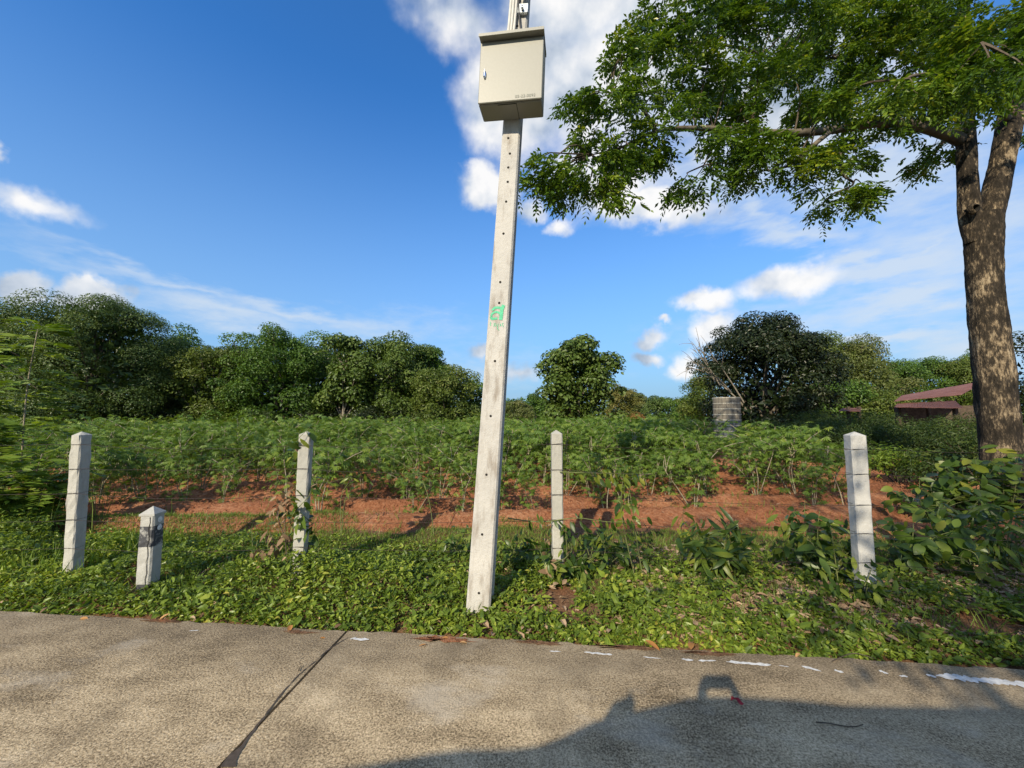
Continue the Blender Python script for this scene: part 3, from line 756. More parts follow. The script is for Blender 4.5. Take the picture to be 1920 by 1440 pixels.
# ------------------------------------------------------------------ trees
def crown_puffs(g, H, cb, lean, rx, ry, npuff):
    t = g.random(npuff) ** .85
    prof = np.where(t > .40, np.sqrt(np.clip(1 - ((t - .40) / .62) ** 2, 0, 1)), .74 + .26 * t / .40)
    a = g.uniform(0, 2 * math.pi, npuff); f = g.uniform(.35, .88, npuff) ** .6
    wob = 1 + .16 * np.sin(3 * a + g.uniform(0, 6)) + .1 * np.sin(5 * a + g.uniform(0, 6))
    out = g.random(npuff) < .22; f = np.where(out, g.uniform(.92, 1.10, npuff), f)
    z = H * (cb + (1 - cb) * (t * .93 + np.where(out & (t > .5), .06, 0)))
    return np.stack([lean[0] * t + np.cos(a) * f * prof * wob * rx, lean[1] * t + np.sin(a) * f * prof * wob * ry, z], 1)
def foliage(g, centers, prad, per, size, outc, aspect=.55, upb=.5, tpl=None, jitter=.65):
    P, Dm, S, Rn = [], [], [], []
    for c, r in zip(centers, prad):
        nn = int(per * 2.1 * r * r) + 8
        d = unit(nn, g); d[:, 2] = np.where((d[:, 2] < -.2) & (g.random(nn) < .6), -d[:, 2], d[:, 2])
        rr = r * g.uniform(.45, 1.06, nn) ** .6
        sq = np.array([1, 1, .72])
        P.append(c + d * rr[:, None] * sq)
        nrm = d + np.array([0, 0, upb]) + unit(nn, g) * jitter
        Dm.append(nrm / np.linalg.norm(nrm, axis=1)[:, None])
        S.append(size * .95 * g.uniform(.5, 1.3, nn))
        tone = np.clip(g.normal(.45, .13) + g.normal(0, .17, nn), 0, 1); Rn.append(tone)
    P = np.concatenate(P); Nn = np.concatenate(Dm); S = np.concatenate(S); Rn = np.concatenate(Rn)
    t = np.cross(Nn, unit(len(P), g)); t[:, 2] -= .25
    M3 = frames(t, Nn, S)
    return scatter(tpl or T_rhomb(aspect, .12), M3, P - outc, Rn)

def limb_path(g, a, b, n=7, wob=.12):
    a, b = np.array(a, float), np.array(b, float); L = np.linalg.norm(b - a)
    t = np.linspace(0, 1, n)[:, None]
    mid = (a + b) / 2 + np.array([0, 0, .12 * L]) + g.normal(size=3) * wob * L * .5
    return (1 - t) ** 2 * a + 2 * t * (1 - t) * mid + t * t * b

def tree(name, label, base, H, W, cb, mat, size, seed, npuff=46, per=190, bark='bark_grey', depth=None, cat='tree', group=None, trunk_r=.14, lean=(0, 0), aspect=.55, pf=.30, limbs=12, upb=.5, core=1.0):
    g = np.random.default_rng(seed)
    base = np.array([base[0], base[1], 0.0]); root = empty(name, base)
    tag(root, label, cat, group)
    zc = H * (cb + 1) / 2; rz = H * (1 - cb) / 2; rx = W / 2; ry = (depth or W) / 2
    npuff = int(npuff * 1.3)
    pc = crown_puffs(g, H - .2 * pf * (rx * ry * rz) ** (1 / 3), cb, lean, rx, ry, npuff)
    pr = g.uniform(.65, 1.25, npuff) * pf * 1.12 * np.where(np.hypot((pc[:, 0] - lean[0]) / rx, (pc[:, 1] - lean[1]) / ry) > .8, .62, 1.0) * (rx * ry * rz) ** (1 / 3)
    V, Fa, rn_ = foliage(g, pc, pr, per, size, np.zeros(3), aspect, upb)
    nc = int(1900 * core); th_ = g.random(nc); aa = g.uniform(0, 6.28, nc); ff = np.sqrt(g.random(nc)) * .66 * np.where(th_ > .4, np.sqrt(np.clip(1 - ((th_ - .4) / .62) ** 2, 0, 1)), .8 + .2 * th_ / .4)
    cp = np.stack([lean[0] * th_ + np.cos(aa) * ff * rx, lean[1] * th_ + np.sin(aa) * ff * ry, H * (cb + (1 - cb) * th_ * .88)], 1)
    cV, cF, cR = scatter(T_rhomb(.6, .12), frames(unit(nc, g), unit(nc, g), (rx * ry * rz) ** (1 / 3) * g.uniform(.075, .14, nc)), cp, np.clip(g.normal(.2, .12, nc), 0, 1))
    V, Fa, rn_ = join([(V, Fa, rn_), (cV, cF, cR)])
    tp = smooth_path([(0, 0, -.1), (lean[0] * .2 + g.normal() * .1, lean[1] * .2, H * cb * .6), (lean[0] * .6, lean[1] * .6, zc), (lean[0], lean[1], H * .86)], 12)
    parts = [(tp, np.linspace(trunk_r * 1.15, trunk_r * .2, 12))]
    for i in g.choice(npuff, min(limbs, npuff), replace=False):
        j = int(np.clip(11 * (pc[i][2] / H) * .75, 2, 9))
        parts.append((limb_path(g, tp[j], pc[i]), np.linspace(trunk_r * .42, trunk_r * .08, 7)))
    TV, TF = tubes(parts, 7)
    mobj('trunk', TV, TF, bark, root, smooth=True)
    mobj('crown', V, Fa, mat, root, rnd=rn_)
    return root

def tree_px(name, label, cx, ytop, wpx, Y, cb, mat, size, seed, **kw):
    top = at(cx, ytop, Y); H = top[2]; W = wpx / F * Y
    return tree(name, label, (top[0], Y), H, W, cb, mat, size, seed, **kw)

G1 = 'trees along the far edge of the field'
tree_px('broadleaf_tree', 'mid green tree at the far left edge behind tall weeds', -30, 585, 230, 25, .12, 'tree_mid', .16, 101, group=G1, npuff=50)
tree_px('olive_tree', 'broad olive-grey fine-leaved tree at left under a white cloud', 185, 557, 290, 24, .10, 'tree_olive', .125, 102, group=G1, npuff=80, per=330, pf=.24, upb=.6, limbs=24)
tree_px('broadleaf_tree', 'rounded green tree right behind the olive-grey tree', 335, 617, 130, 30, .2, 'tree_mid', .18, 103, group=G1, npuff=34)
tree_px('broadleaf_tree', 'bright green low tree between olive-grey tree and tall dense tree', 405, 640, 140, 27, .15, 'tree_bright', .17, 104, group=G1, npuff=40)
tree_px('broadleaf_tree', 'tall dense dark green tree in the middle of the left treeline', 535, 617, 215, 28, .08, 'tree_mid', .17, 105, group=G1, npuff=74, pf=.25)
tree_px('teak_tree', 'narrow tall tree with pale straight trunk in the left treeline', 650, 630, 92, 26.5, .34, 'tree_teak', .26, 106, group=G1, npuff=30, per=130, bark='bark_pale', aspect=.7, trunk_r=.13, pf=.33)
tree_px('broadleaf_tree', 'wide rounded green tree right of the pale-trunked tree', 735, 636, 170, 28, .12, 'tree_teak', .2, 107, group=G1, npuff=62, pf=.26)
tree_px('broadleaf_tree', 'tall green tree above the low spreading tree near the pole', 806, 640, 90, 30, .2, 'tree_mid', .2, 108, group=G1, npuff=32)
tree_px('broadleaf_tree', 'low spreading bright green tree left of the pole', 835, 690, 130, 26, .1, 'tree_bright', .18, 109, group=G1, npuff=42)
tree_px('broadleaf_tree', 'small dark green tree close to the left side of the pole', 885, 705, 70, 29, .05, 'tree_mid', .17, 110, group=G1, npuff=30)
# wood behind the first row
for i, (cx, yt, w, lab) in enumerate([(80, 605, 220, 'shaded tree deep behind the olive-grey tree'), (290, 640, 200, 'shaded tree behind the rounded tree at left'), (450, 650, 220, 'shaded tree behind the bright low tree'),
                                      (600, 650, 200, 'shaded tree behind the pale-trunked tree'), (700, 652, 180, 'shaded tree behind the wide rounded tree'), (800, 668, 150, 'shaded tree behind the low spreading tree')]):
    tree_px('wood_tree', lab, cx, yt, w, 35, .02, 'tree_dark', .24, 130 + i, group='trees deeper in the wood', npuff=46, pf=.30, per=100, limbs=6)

def shrub(name, label, px, Y, h, w, mat, size, seed, npuff=14, per=170, group=None, loc=None, cat='shrub', upb=.5, aspect=.5, tpl=None):
    g = np.random.default_rng(seed)
    p = at(px, 780, Y) if loc is None else np.array([loc[0], loc[1], 0])
    root = empty(name, (p[0], p[1], 0)); tag(root, label, cat, group)
    d = unit(npuff, g); d[:, 2] = np.abs(d[:, 2])
    pc = np.array([0, 0, h * .35]) + d * np.array([w / 2, w / 2, h * .6]) * g.uniform(.35, .85, npuff)[:, None]
    pr = g.uniform(.7, 1.2, npuff) * .30 * (w * w * h) ** (1 / 3) * .8
    V, Fa, rn_ = foliage(g, pc, pr, per, size, np.zeros(3), aspect, upb, tpl)
    parts = [(limb_path(g, (g.normal() * .05, g.normal() * .05, -.05), c), np.linspace(.025, .006, 7)) for c in pc[:8]]
    TV, TF = tubes(parts, 5)
    mobj('stem', TV, TF, 'twig', root, smooth=True); mobj('foliage', V, Fa, mat, root, rnd=rn_)
    return root
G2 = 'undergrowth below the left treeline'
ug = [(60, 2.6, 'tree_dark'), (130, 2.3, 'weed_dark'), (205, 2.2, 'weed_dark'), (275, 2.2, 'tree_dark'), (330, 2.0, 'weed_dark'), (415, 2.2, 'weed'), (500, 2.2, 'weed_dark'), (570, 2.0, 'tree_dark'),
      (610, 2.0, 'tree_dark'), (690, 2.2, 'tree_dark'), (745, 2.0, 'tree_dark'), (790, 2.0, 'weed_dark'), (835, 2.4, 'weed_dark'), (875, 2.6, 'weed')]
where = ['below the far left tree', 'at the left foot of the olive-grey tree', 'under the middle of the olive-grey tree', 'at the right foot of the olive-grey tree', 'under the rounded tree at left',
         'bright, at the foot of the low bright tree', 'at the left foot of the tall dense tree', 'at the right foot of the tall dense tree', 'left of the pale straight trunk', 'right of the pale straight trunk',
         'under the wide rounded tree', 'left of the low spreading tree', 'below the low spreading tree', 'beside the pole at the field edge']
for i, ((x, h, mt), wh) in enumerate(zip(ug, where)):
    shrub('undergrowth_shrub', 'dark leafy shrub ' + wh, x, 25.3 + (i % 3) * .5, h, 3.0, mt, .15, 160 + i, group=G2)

tree_px('lone_tree', 'rounded big-leaved tree standing alone right of the pole', 1085, 636, 152, 31, .06, 'tree_teak', .30, 120, npuff=66, per=120, aspect=.75, pf=.27, bark='bark_pale', limbs=16)
G3 = 'low trees in the far gap'
for i, (cx, yt, w, Y, mt, lab) in enumerate([
        (965, 752, 80, 44, 'tree_pale', 'low pale green tree just right of the pole'), (1005, 742, 70, 52, 'tree_mid', 'low far tree left of the lone round tree'),
        (1165, 722, 70, 46, 'bamboo', 'yellow-green feathery bamboo clump behind the lone round tree'), (1195, 735, 40, 60, 'tree_pale', 'thin far tree right of the bamboo'),
        (1238, 742, 75, 50, 'tree_olive', 'low far olive tree in the gap'), (1285, 745, 80, 44, 'tree_mid', 'low dark green tree left of the block tank'),
        (1318, 697, 95, 30, 'tree_bright', 'bright airy tree left of the dark tree')]):
    tree_px('far_tree', lab, cx, yt, w, Y, .05, mt, .17 + (Y - 30) * .004, 140 + i, group=G3, npuff=34, limbs=6)
g = np.random.default_rng(888)
fx = g.uniform(-130, 150, 420); fy = g.uniform(62, 86, 420); fr = g.uniform(1.3, 2.6, 420); fz = fr * .4 + g.random(420) * np.clip(2.6 + 1.6 * fbm(fx * .06, fx * 0, 3) - .3, 1, 4)
V, Fa, rn_ = foliage(g, np.stack([fx, fy, fz], 1), fr, 16, .55, np.zeros(3), .6)
tag(mobj('distant_wood', V, Fa, 'tree_mid', rnd=rn_), 'distant belt of low green woodland along the horizon', 'wood', kind='stuff')
shrub('dry_shrub', 'orange-brown dry shrub at the field end below the bamboo', 1195, 33, 1.9, 2.6, 'dry', .16, 181)
shrub('dry_shrub', 'smaller brown withered shrub right of the orange-brown one', 1222, 32, 1.5, 2.0, 'dry', .14, 182)
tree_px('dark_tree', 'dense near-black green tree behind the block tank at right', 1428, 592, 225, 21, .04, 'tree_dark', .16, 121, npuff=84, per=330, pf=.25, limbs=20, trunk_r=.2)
# bare branches sticking out of the dark tree on its left
g = np.random.default_rng(77); bb = empty('bare_branches', at(1400, 770, 20.5)); tag(bb, 'leafless grey branches fanning out left of the dark tree', 'branches')
o0 = at(1400, 770, 20.5); parts = []
for (a1, b1) in [((1385, 750), (1288, 668)), ((1350, 722), (1300, 655)), ((1340, 715), (1310, 645)), ((1320, 697), (1285, 690)), ((1395, 755), (1330, 660)), ((1335, 708), (1296, 640)), ((1370, 735), (1320, 690))]:
    A, B = at(*a1, 20.3), at(*b1, 20 + g.normal() * .4); pth = limb_path(g, A, B, 9, .05)
    parts.append((pth - o0, np.linspace(.045, .010, 9)))
    for k in range(4):
        s0 = pth[4 + k]; e = s0 + (B - A) * .3 + g.normal(size=3) * .35; parts.append((limb_path(g, s0, e, 5, .1) - o0, np.linspace(.016, .006, 5)))
parts.append((np.array([[0, 0, 0], at(1385, 750, 20.3) - o0]), np.array([.07, .05])))
TV, TF = tubes(parts, 5); mobj('branch', TV, TF, 'bark_pale', bb, smooth=True)
G4 = 'trees behind the rusty shed roof'
for i, (cx, yt, w, Y, mt, lab) in enumerate([
        (1530, 618, 140, 33, 'tree_bright', 'bright green tree directly right of the dark tree'), (1605, 640, 160, 31, 'tree_pale', 'pale green wide tree left of the rusty roof'),
        (1670, 672, 110, 34, 'tree_mid', 'small green tree above the left end of the rusty roof'), (1740, 668, 110, 36, 'tree_mid', 'green tree peaking above the rusty roof'),
        (1800, 672, 110, 34, 'tree_bright', 'green tree just left of the big trunk'), (1830, 655, 70, 40, 'tree_mid', 'tall tree hidden partly by the big trunk'),
        (1985, 600, 170, 20, 'tree_dark', 'dark tree at the right edge behind the big trunk'), (1560, 715, 120, 26, 'tree_mid', 'low tree below the bright green tree'),
        (1640, 735, 120, 25, 'tree_bright', 'low leafy tree at the left end of the shed')]):
    tree_px('background_tree', lab, cx, yt, w, Y, .05, mt, .17, 150 + i, group=G4, npuff=46, limbs=8)

# ------------------------------------------------------------------ the big roadside tree (right)
TY = 6.3
bt = empty('roadside_tree', at(1888, 960, TY) * np.array([1, 1, 0])); B0 = np.array(bt.location)
tag(bt, 'large forked roadside tree with patchy bark spreading over the right side', 'tree')
def P(px, py, dy=0.0): return at(px, py, TY + dy) - B0
def pr(wpx, dy=0.0): return wpx / F * (TY + dy) * .5 * .68
g = np.random.default_rng(5)
def trunk_tube(pts, rads, k=44, n=150, seed=0, amp=.05):
    Pp = smooth_path(pts, n); rr = smooth_path([(r, 0, 0) for r in rads], n)[:, 0]
    V, Fa = tube_arr(Pp, rr, k); V = V.reshape(n, k, 3); c = Pp[:, None, :]
    an = np.arange(k) * 2 * math.pi / k
    for i in range(n):
        z = Pp[i][2]
        f = 1 + amp * (np.sin(3 * an + z * .8 + seed) * .6 + np.sin(5 * an - z * 1.3 + seed) * .4) + .05 * (vnoise(an * 2.2 + seed, np.full(k, z * 4.0), seed) - .5) * 2 + .045 * (fbm(an * 7 + seed, np.full(k, z * 9.0), seed + 5, 3) - .45) * 2
        V[i] = c[i] + (V[i] - c[i]) * f[:, None]
    return V.reshape(-1, 3), Fa
main = [P(1898, 1010), P(1886, 930), P(1876, 830), P(1866, 730), P(1856, 630), P(1846, 530), P(1843, 450), P(1840, 405)]
V1, F1 = trunk_tube(main, [pr(104), pr(88), pr(80), pr(80), pr(77), pr(70), pr(78), pr(78)], seed=1)
left = [P(1828, 455), P(1819, 400), P(1814, 330), P(1812, 270), P(1806, 200), P(1800, 110), P(1806, 0), P(1800, -180)]
V2, F2 = trunk_tube(left, [pr(44), pr(46), pr(42), pr(42), pr(40), pr(32), pr(26), pr(18)], seed=2)
right = [P(1850, 455), P(1862, 390), P(1876, 320), P(1890, 250), P(1903, 170), P(1925, 60), P(1950, -80), P(1970, -300)]
V3, F3 = trunk_tube(right, [pr(54), pr(55), pr(53), pr(54), pr(52), pr(46), pr(40), pr(26)], seed=3)
TV = np.concatenate([V1, V2, V3]); TF = np.concatenate([F1, F2 + len(V1), F3 + len(V1) + len(V2)])
mobj('trunk', TV, TF, 'bark_main', bt, smooth=True)
# dark hollow below the fork: a collar of bark with a deep hole
hc = P(1826, 391, -.20); hv = []
for i, (r_, dpt) in enumerate([(.085, .03), (.075, -.03), (.055, -.035), (.045, .10)]):
    hv += [hc + np.array([r_ * math.cos(t), dpt, r_ * 1.0 * math.sin(t)]) * (1 + .12 * math.sin(3 * t)) for t in a8]
b_ = MB(); b_.add(hv, [(L * 12 + i, L * 12 + (i + 1) % 12, L * 12 + 12 + (i + 1) % 12, L * 12 + 12 + i) for L in range(2) for i in range(12)]); hol = b_.build('knot', 'bark_main', bt, True)
b_ = MB(); b_.add(hv[24:], [(i, (i + 1) % 12, 12 + (i + 1) % 12, 12 + i) for i in range(12)] + [tuple(range(12, 24))]); b_.build('hollow', 'dark_hole', hol)

limbs = {
    'A': ([(1800, 262, 0), (1765, 248, -.1), (1720, 236, -.2), (1650, 230, -.3), (1560, 244, -.4), (1470, 250, -.5), (1380, 244, -.6), (1300, 240, -.7), (1230, 246, -.8), (1170, 275, -.9), (1110, 290, -1.0)], 34, 3),
    'B': ([(1800, 180, 0), (1740, 130, .2), (1650, 90, .4), (1560, 110, .4), (1480, 120, .3), (1390, 90, .1), (1300, 80, -.3), (1230, 80, -.6)], 15, 5),
    'C': ([(1805, 80, 0), (1720, 20, .3), (1600, 10, .5), (1480, 20, .5), (1380, -10, .4), (1250, 10, .2)], 24, 6),
    'D': ([(1895, 230, 0), (1840, 170, -.6), (1790, 150, -1.1), (1730, 140, -1.4), (1690, 150, -1.5)], 20, 5),
    'E': ([(1560, 244, -.4), (1510, 285, -.6), (1480, 310, -.7), (1440, 320, -.8)], 14, 4),
    'F': ([(1575, 285, -.5), (1578, 325, -.5), (1600, 345, -.5), (1560, 365, -.5), (1540, 385, -.5)], 7, 3),
    'G': ([(1380, 244, -.6), (1340, 270, -.6), (1320, 310, -.6)], 10, 3),
    'H': ([(1230, 246, -.8), (1200, 200, -.9), (1150, 175, -1.0)], 12, 4),
    'I': ([(1780, 250, .1), (1750, 290, .3), (1720, 320, .3)], 10, 3),
    'J': ([(1905, 160, 0), (1900, 120, -.9), (1880, 100, -1.6), (1840, 80, -2.0)], 18, 5),
    'K': ([(1480, 160, .9), (1400, 140, .9), (1330, 130, .8), (1280, 120, .6)], 14, 4),
}
lp = []; limb_pts = []
for kx, (pts, w0, w1) in limbs.items():
    Q = smooth_path([P(*q) for q in pts], 24); rr = np.linspace(pr(w0), pr(w1), 24); lp.append((Q, rr)); limb_pts.append(Q)
limb_pts = np.concatenate(limb_pts)
# foliage sprays
cl = [  # px, py, rx, ry, dy, weight
    (1015, 312, 44, 34, -1.1, 1.0), (1045, 345, 38, 36, -1.0, .9), (1095, 300, 52, 42, -1.0, 1.0), (1085, 350, 40, 26, -.9, .6), (1155, 320, 52, 46, -.9, 1), (1160, 365, 28, 20, -.9, .4), (1175, 262, 60, 48, -1.0, 1.2), (1130, 215, 55, 42, -1.0, 1),
    (1095, 195, 30, 26, -1.0, .5), (1235, 205, 70, 50, -1.0, 1.1), (1190, 130, 66, 52, -1.1, 1.2), (1225, 285, 40, 46, -.8, .8), (1165, 95, 50, 40, -1.1, .7), (1250, 60, 80, 55, -1.0, 1.2), (1310, 130, 75, 55, -.9, .9), (1355, 190, 80, 55, -.6, 1.2),
    (1300, 20, 120, 50, -.6, 1.4), (1430, 40, 120, 60, -.6, 1.5), (1450, 120, 100, 60, -.4, 1.4), (1385, 215, 60, 22, -.4, .6), (1350, 275, 70, 40, -.7, .9), (1310, 335, 44, 38, -.7, .7), (1375, 315, 60, 34, -.7, .8), (1430, 275, 80, 50, -.8, 1.3),
    (1500, 300, 90, 42, -.7, 1.3), (1450, 335, 50, 24, -.8, .5), (1545, 335, 50, 20, -.5, .4), (1500, 215, 90, 60, -.2, 1.2), (1580, 372, 60, 26, -.5, .9), (1530, 395, 36, 18, -.5, .5), (1630, 362, 30, 18, -.5, .35), (1600, 280, 60, 26, -.3, .7),
    (1560, 40, 130, 70, .0, 1.6), (1560, 140, 100, 70, .3, 1.5), (1640, 200, 90, 55, -.2, 1.2), (1585, 200, 70, 36, -1.3, .9), (1680, 100, 110, 80, .2, 1.6), (1740, 50, 110, 70, -.3, 1.4), (1740, 160, 80, 40, -1.5, 1.1), (1690, 175, 50, 30, -1.6, .6),
    (1800, 120, 80, 50, -1.4, 1.0), (1850, 60, 90, 70, -1.0, 1.3), (1880, 110, 60, 40, -2.0, 1.0), (1830, 150, 70, 30, -1.8, .8), (1900, 150, 50, 26, -2.0, .7), (1770, 290, 50, 36, .3, .8), (1735, 320, 30, 24, .3, .45),
    (1700, 215, 70, 36, -.2, .8), (1915, 270, 14, 30, .5, .25), (1650, 20, 160, 60, .6, 1.4), (1400, 150, 90, 60, .7, 1.0), (1270, 110, 60, 60, .5, .6), (1490, 60, 120, 70, .9, 1.2)]
pos, outd, tufts = [], [], []
for (cx, cy, rx, ry, dy, w) in cl:
    ntuft = max(1, int((4.6 if cx > 1480 else 3.9) * w * (rx * ry / 2500) ** .5 + .5))
    for _ in range(ntuft):
        while True:
            a1, b1, c1_ = g.uniform(-1, 1, 3)
            if a1 * a1 + b1 * b1 + c1_ * c1_ < 1: break
        tc_ = P(cx + a1 * rx * .95, cy + b1 * ry * .92, dy + c1_ * .42)
        tone_ = g.normal(.42, .14); tufts.append(tc_)
        for k in range(g.integers(7, 11)):
            o_ = g.normal(size=3) * np.array([.105, .105, .05]); o_[2] -= 1.1 * (o_[0] ** 2 + o_[1] ** 2)
            pos.append(tc_ + o_); outd.append(tone_)
# the crown goes on above and towards the road, out of the picture
for _ in range(1300):
    x = g.uniform(-8.2, 2.2); y = g.uniform(-3.7, .8); z = g.uniform(6.6, 11)
    e = ((x + 3.2) / 5.0) ** 2 + ((y + 1.6) / 2.4) ** 2 + ((z - 8.8) / 2.2) ** 2
    dpt = TY + y
    if e < 1 and (dpt < .5 or 720 - F * math.tan(math.atan2(z - CH, dpt) - PITCH) < -70): pos.append(np.array([x, y, z])); outd.append(.42)
pos = np.array(pos)
dist = np.linalg.norm(pos[:, None, :] - limb_pts[None], axis=2); near = limb_pts[dist.argmin(1)]; dmin = dist.min(1)
# twigs
tw = []
for p in tufts:
    dd = np.linalg.norm(limb_pts - p, axis=1); j = dd.argmin()
    if dd[j] < 1.7:
        q = limb_pts[j]; L_ = dd[j]
        mid = q * .55 + p * .45 + np.array([0, 0, .16 * L_]) + g.normal(size=3) * .07 * L_; m2 = q * .15 + p * .85 + np.array([0, 0, .10 * L_]) + g.normal(size=3) * .05 * L_
        tw.append((smooth_path([q, mid, m2, p], 8), np.linspace(.006 + .010 * min(1, L_), .004, 8)))
LV, LF = tubes(lp, 9); mobj('limb', LV, LF, 'bark_grey', bt, smooth=True)
TV, TF = tubes(tw, 4); tag(mobj('twigs', TV, TF, 'twig', bt), kind='stuff')
# pinnate leaves: rachis direction + leaflets in pairs
parts = []
tplf = T_rhomb(.46, .10, .5)
nl = len(pos)
LP, LD, LU, LS, LR = [], [], [], [], []
for p, q, tone in zip(pos, near, outd):
    od = p - q; od[2] *= .3; od = od / (np.linalg.norm(od) + 1e-6)
    for k in range(g.integers(3, 5)):
        a_r = g.uniform(0, 2 * math.pi)
        d = od * .7 + np.array([math.cos(a_r), math.sin(a_r), 0]) * .8 + np.array([0, 0, g.uniform(-.70, .15)]); d /= np.linalg.norm(d)
        st = p + g.normal(size=3) * .05; L = g.uniform(.15, .25)
        upv = np.array([0, 0, 1.0]) + g.normal(size=3) * .35; sd = np.cross(upv, d); sd /= np.linalg.norm(sd)
        npair = 4
        for i in range(npair + 1):
            t = .25 + .75 * i / npair; c = st + d * L * t + np.array([0, 0, -.30 * L * t * t])
            for s_ in ((-1, 1) if i < npair else (0,)):
                dd = d * (.55 if s_ else 1) + sd * s_ + np.array([0, 0, -.38]); LP.append(c); LD.append(dd); LU.append(upv + g.normal(size=3) * .35)
                LS.append(g.uniform(.064, .100)); LR.append(np.clip(tone + g.normal(0, .14), 0, 1))
LP, LD, LU, LS, LR = map(np.array, (LP, LD, LU, LS, LR))
V, Fa, rn_ = scatter(tplf, frames(LD, LU, LS), LP, LR)
tag(mobj('foliage', V, Fa, 'big_leaf', bt, rnd=rn_), kind='stuff')

# a shade tree across the road, behind the viewer: its shadow lies over the right end of the road
tree('shade_tree', 'tree across the road whose shade falls on the right verge', (1.85, -6.9), 8.0, 9.4, .24, 'tree_mid', .17, 190, npuff=50, per=80, trunk_r=.17, pf=.25)
tree('shade_tree', 'second tree across the road shading the bushes at right', (9.2, -6.2), 8.6, 7.0, .25, 'tree_mid', .17, 191, npuff=34, per=110, trunk_r=.17, pf=.27)

# ------------------------------------------------------------------ cassava field
def cassava_mesh(seed, H, nst, lod=0):
    g = np.random.default_rng(seed); st = []; tips = []
    for s in range(nst):
        a = g.uniform(0, 6.28); sp = g.uniform(.06, .30); h = H * g.uniform(.78, .98)
        top = np.array([math.cos(a) * sp * 1.6, math.sin(a) * sp * 1.6, h])
        pts = smooth_path([(math.cos(a) * .02, math.sin(a) * .02, -.06), np.array([math.cos(a) * sp * .8, math.sin(a) * sp * .8, h * .4]) + g.normal(size=3) * .025, top * np.array([1, 1, .75]) + g.normal(size=3) * .03, top], 9)
        st.append((pts, np.linspace(.010, .005, 9)))
        for z0 in np.linspace(.13, 1, 34 if lod == 0 else 12):
            i = z0 * 8; j = min(int(i), 7); tips.append((pts[j] * (1 - i + j) + pts[j + 1] * (i - j), z0))
        if g.random() < .8:
            for br in range(2):
                e = pts[5] + np.array([g.normal() * .2, g.normal() * .2, h * .34]); bp = limb_path(g, pts[5], e, 5, .1)
                st.append((bp, np.linspace(.008, .005, 5)))
                for z0 in np.linspace(.2, 1, 11 if lod == 0 else 5): tips.append((bp[int(z0 * 4)], z0))
    SV, SF = tubes(st, 5 if lod == 0 else 3)
    LPs, LDs, LUs, LSs, LRs, pet = [], [], [], [], [], []
    for p, z0 in tips:
        for _ in range(2 if z0 > .6 else 1):
            a = g.uniform(0, 6.28); el = g.uniform(-.15, .75) if z0 > .75 else g.uniform(-.3, .4)
            d = np.array([math.cos(a) * math.cos(el), math.sin(a) * math.cos(el), math.sin(el)]); L = g.uniform(.08, .24)
            c = p + d * L; pet.append((np.array([p, p + d * L * .5 + np.array([0, 0, .015]), c]), np.full(3, .0022)))
            tilt = d * .55 + np.array([0, 0, 1.0]) + g.normal(size=3) * .55; tilt /= np.linalg.norm(tilt)
            x = np.cross(tilt, [-math.sin(a), math.cos(a), 0]); y = np.cross(tilt, x); tone = np.clip(g.normal(.42, .2), 0, 1)
            nlob = 7 if lod == 0 else 5
            for i in range(nlob):
                th = (i - (nlob - 1) / 2) * (.62 if nlob == 7 else .8)
                fd = -x * math.cos(th) + y * math.sin(th)
                if np.dot(fd, d) < -2: fd = -fd
                LPs.append(c); LDs.append(fd + np.array([0, 0, -.30])); LUs.append(tilt); LSs.append(g.uniform(.060, .105) * (1 - .10 * abs(th)) * (1.5 if lod else 1)); LRs.append(tone)
    LPs, LDs, LUs, LSs, LRs = map(np.array, (LPs, LDs, LUs, LSs, LRs))
    V, Fa, rn_ = scatter(T_rhomb(.23 if lod == 0 else .34, .05, .55), frames(LDs, LUs, LSs), LPs, LRs)
    return (SV, SF), (V, Fa, rn_)
NVAR = 8
var = [cassava_mesh(300 + i, 1.0 + .02 * (i % 3), 2 + i % 3) for i in range(NVAR)]
vmesh = [(mesh_arr('stem', s[0], s[1], 'stem_pale', smooth=True), mesh_arr('foliage', l[0], l[1], 'cassava', rnd=l[2])) for s, l in var]
lodv = [cassava_mesh(340 + i, 1.0, 2, 1) for i in range(5)]
spots = []
row = 0; g = np.random.default_rng(21)
yy = 6.1
while yy < 27.5:
    for x in np.arange(-34, 24, .72):
        X = x + g.normal() * .12 + (row % 2) * .4; Y = yy + X * math.tan(RIDGE_A) * .5 + g.normal() * .10
        if Y < 5.95 or Y > 27: 
            continue
        px = 960 + F * X / Y
        if px < -120 or X > 6.2 + .25 * (Y - 7): continue
        if abs(X) / Y > 1.45: continue
        if 1322 < px < 1402 and Y > 9.8 + g.normal() * .4: continue
        if Y < 7.0 and g.random() < .25: continue
        spots.append((X, Y))
    yy += RIDGE_S; row += 1
spots = np.array(spots)
order = np.argsort(np.hypot(spots[:, 0], spots[:, 1]))
GC = 'cassava plants in rows'
ymin = {}
far_parts, far_st = [], []; frontlist = []
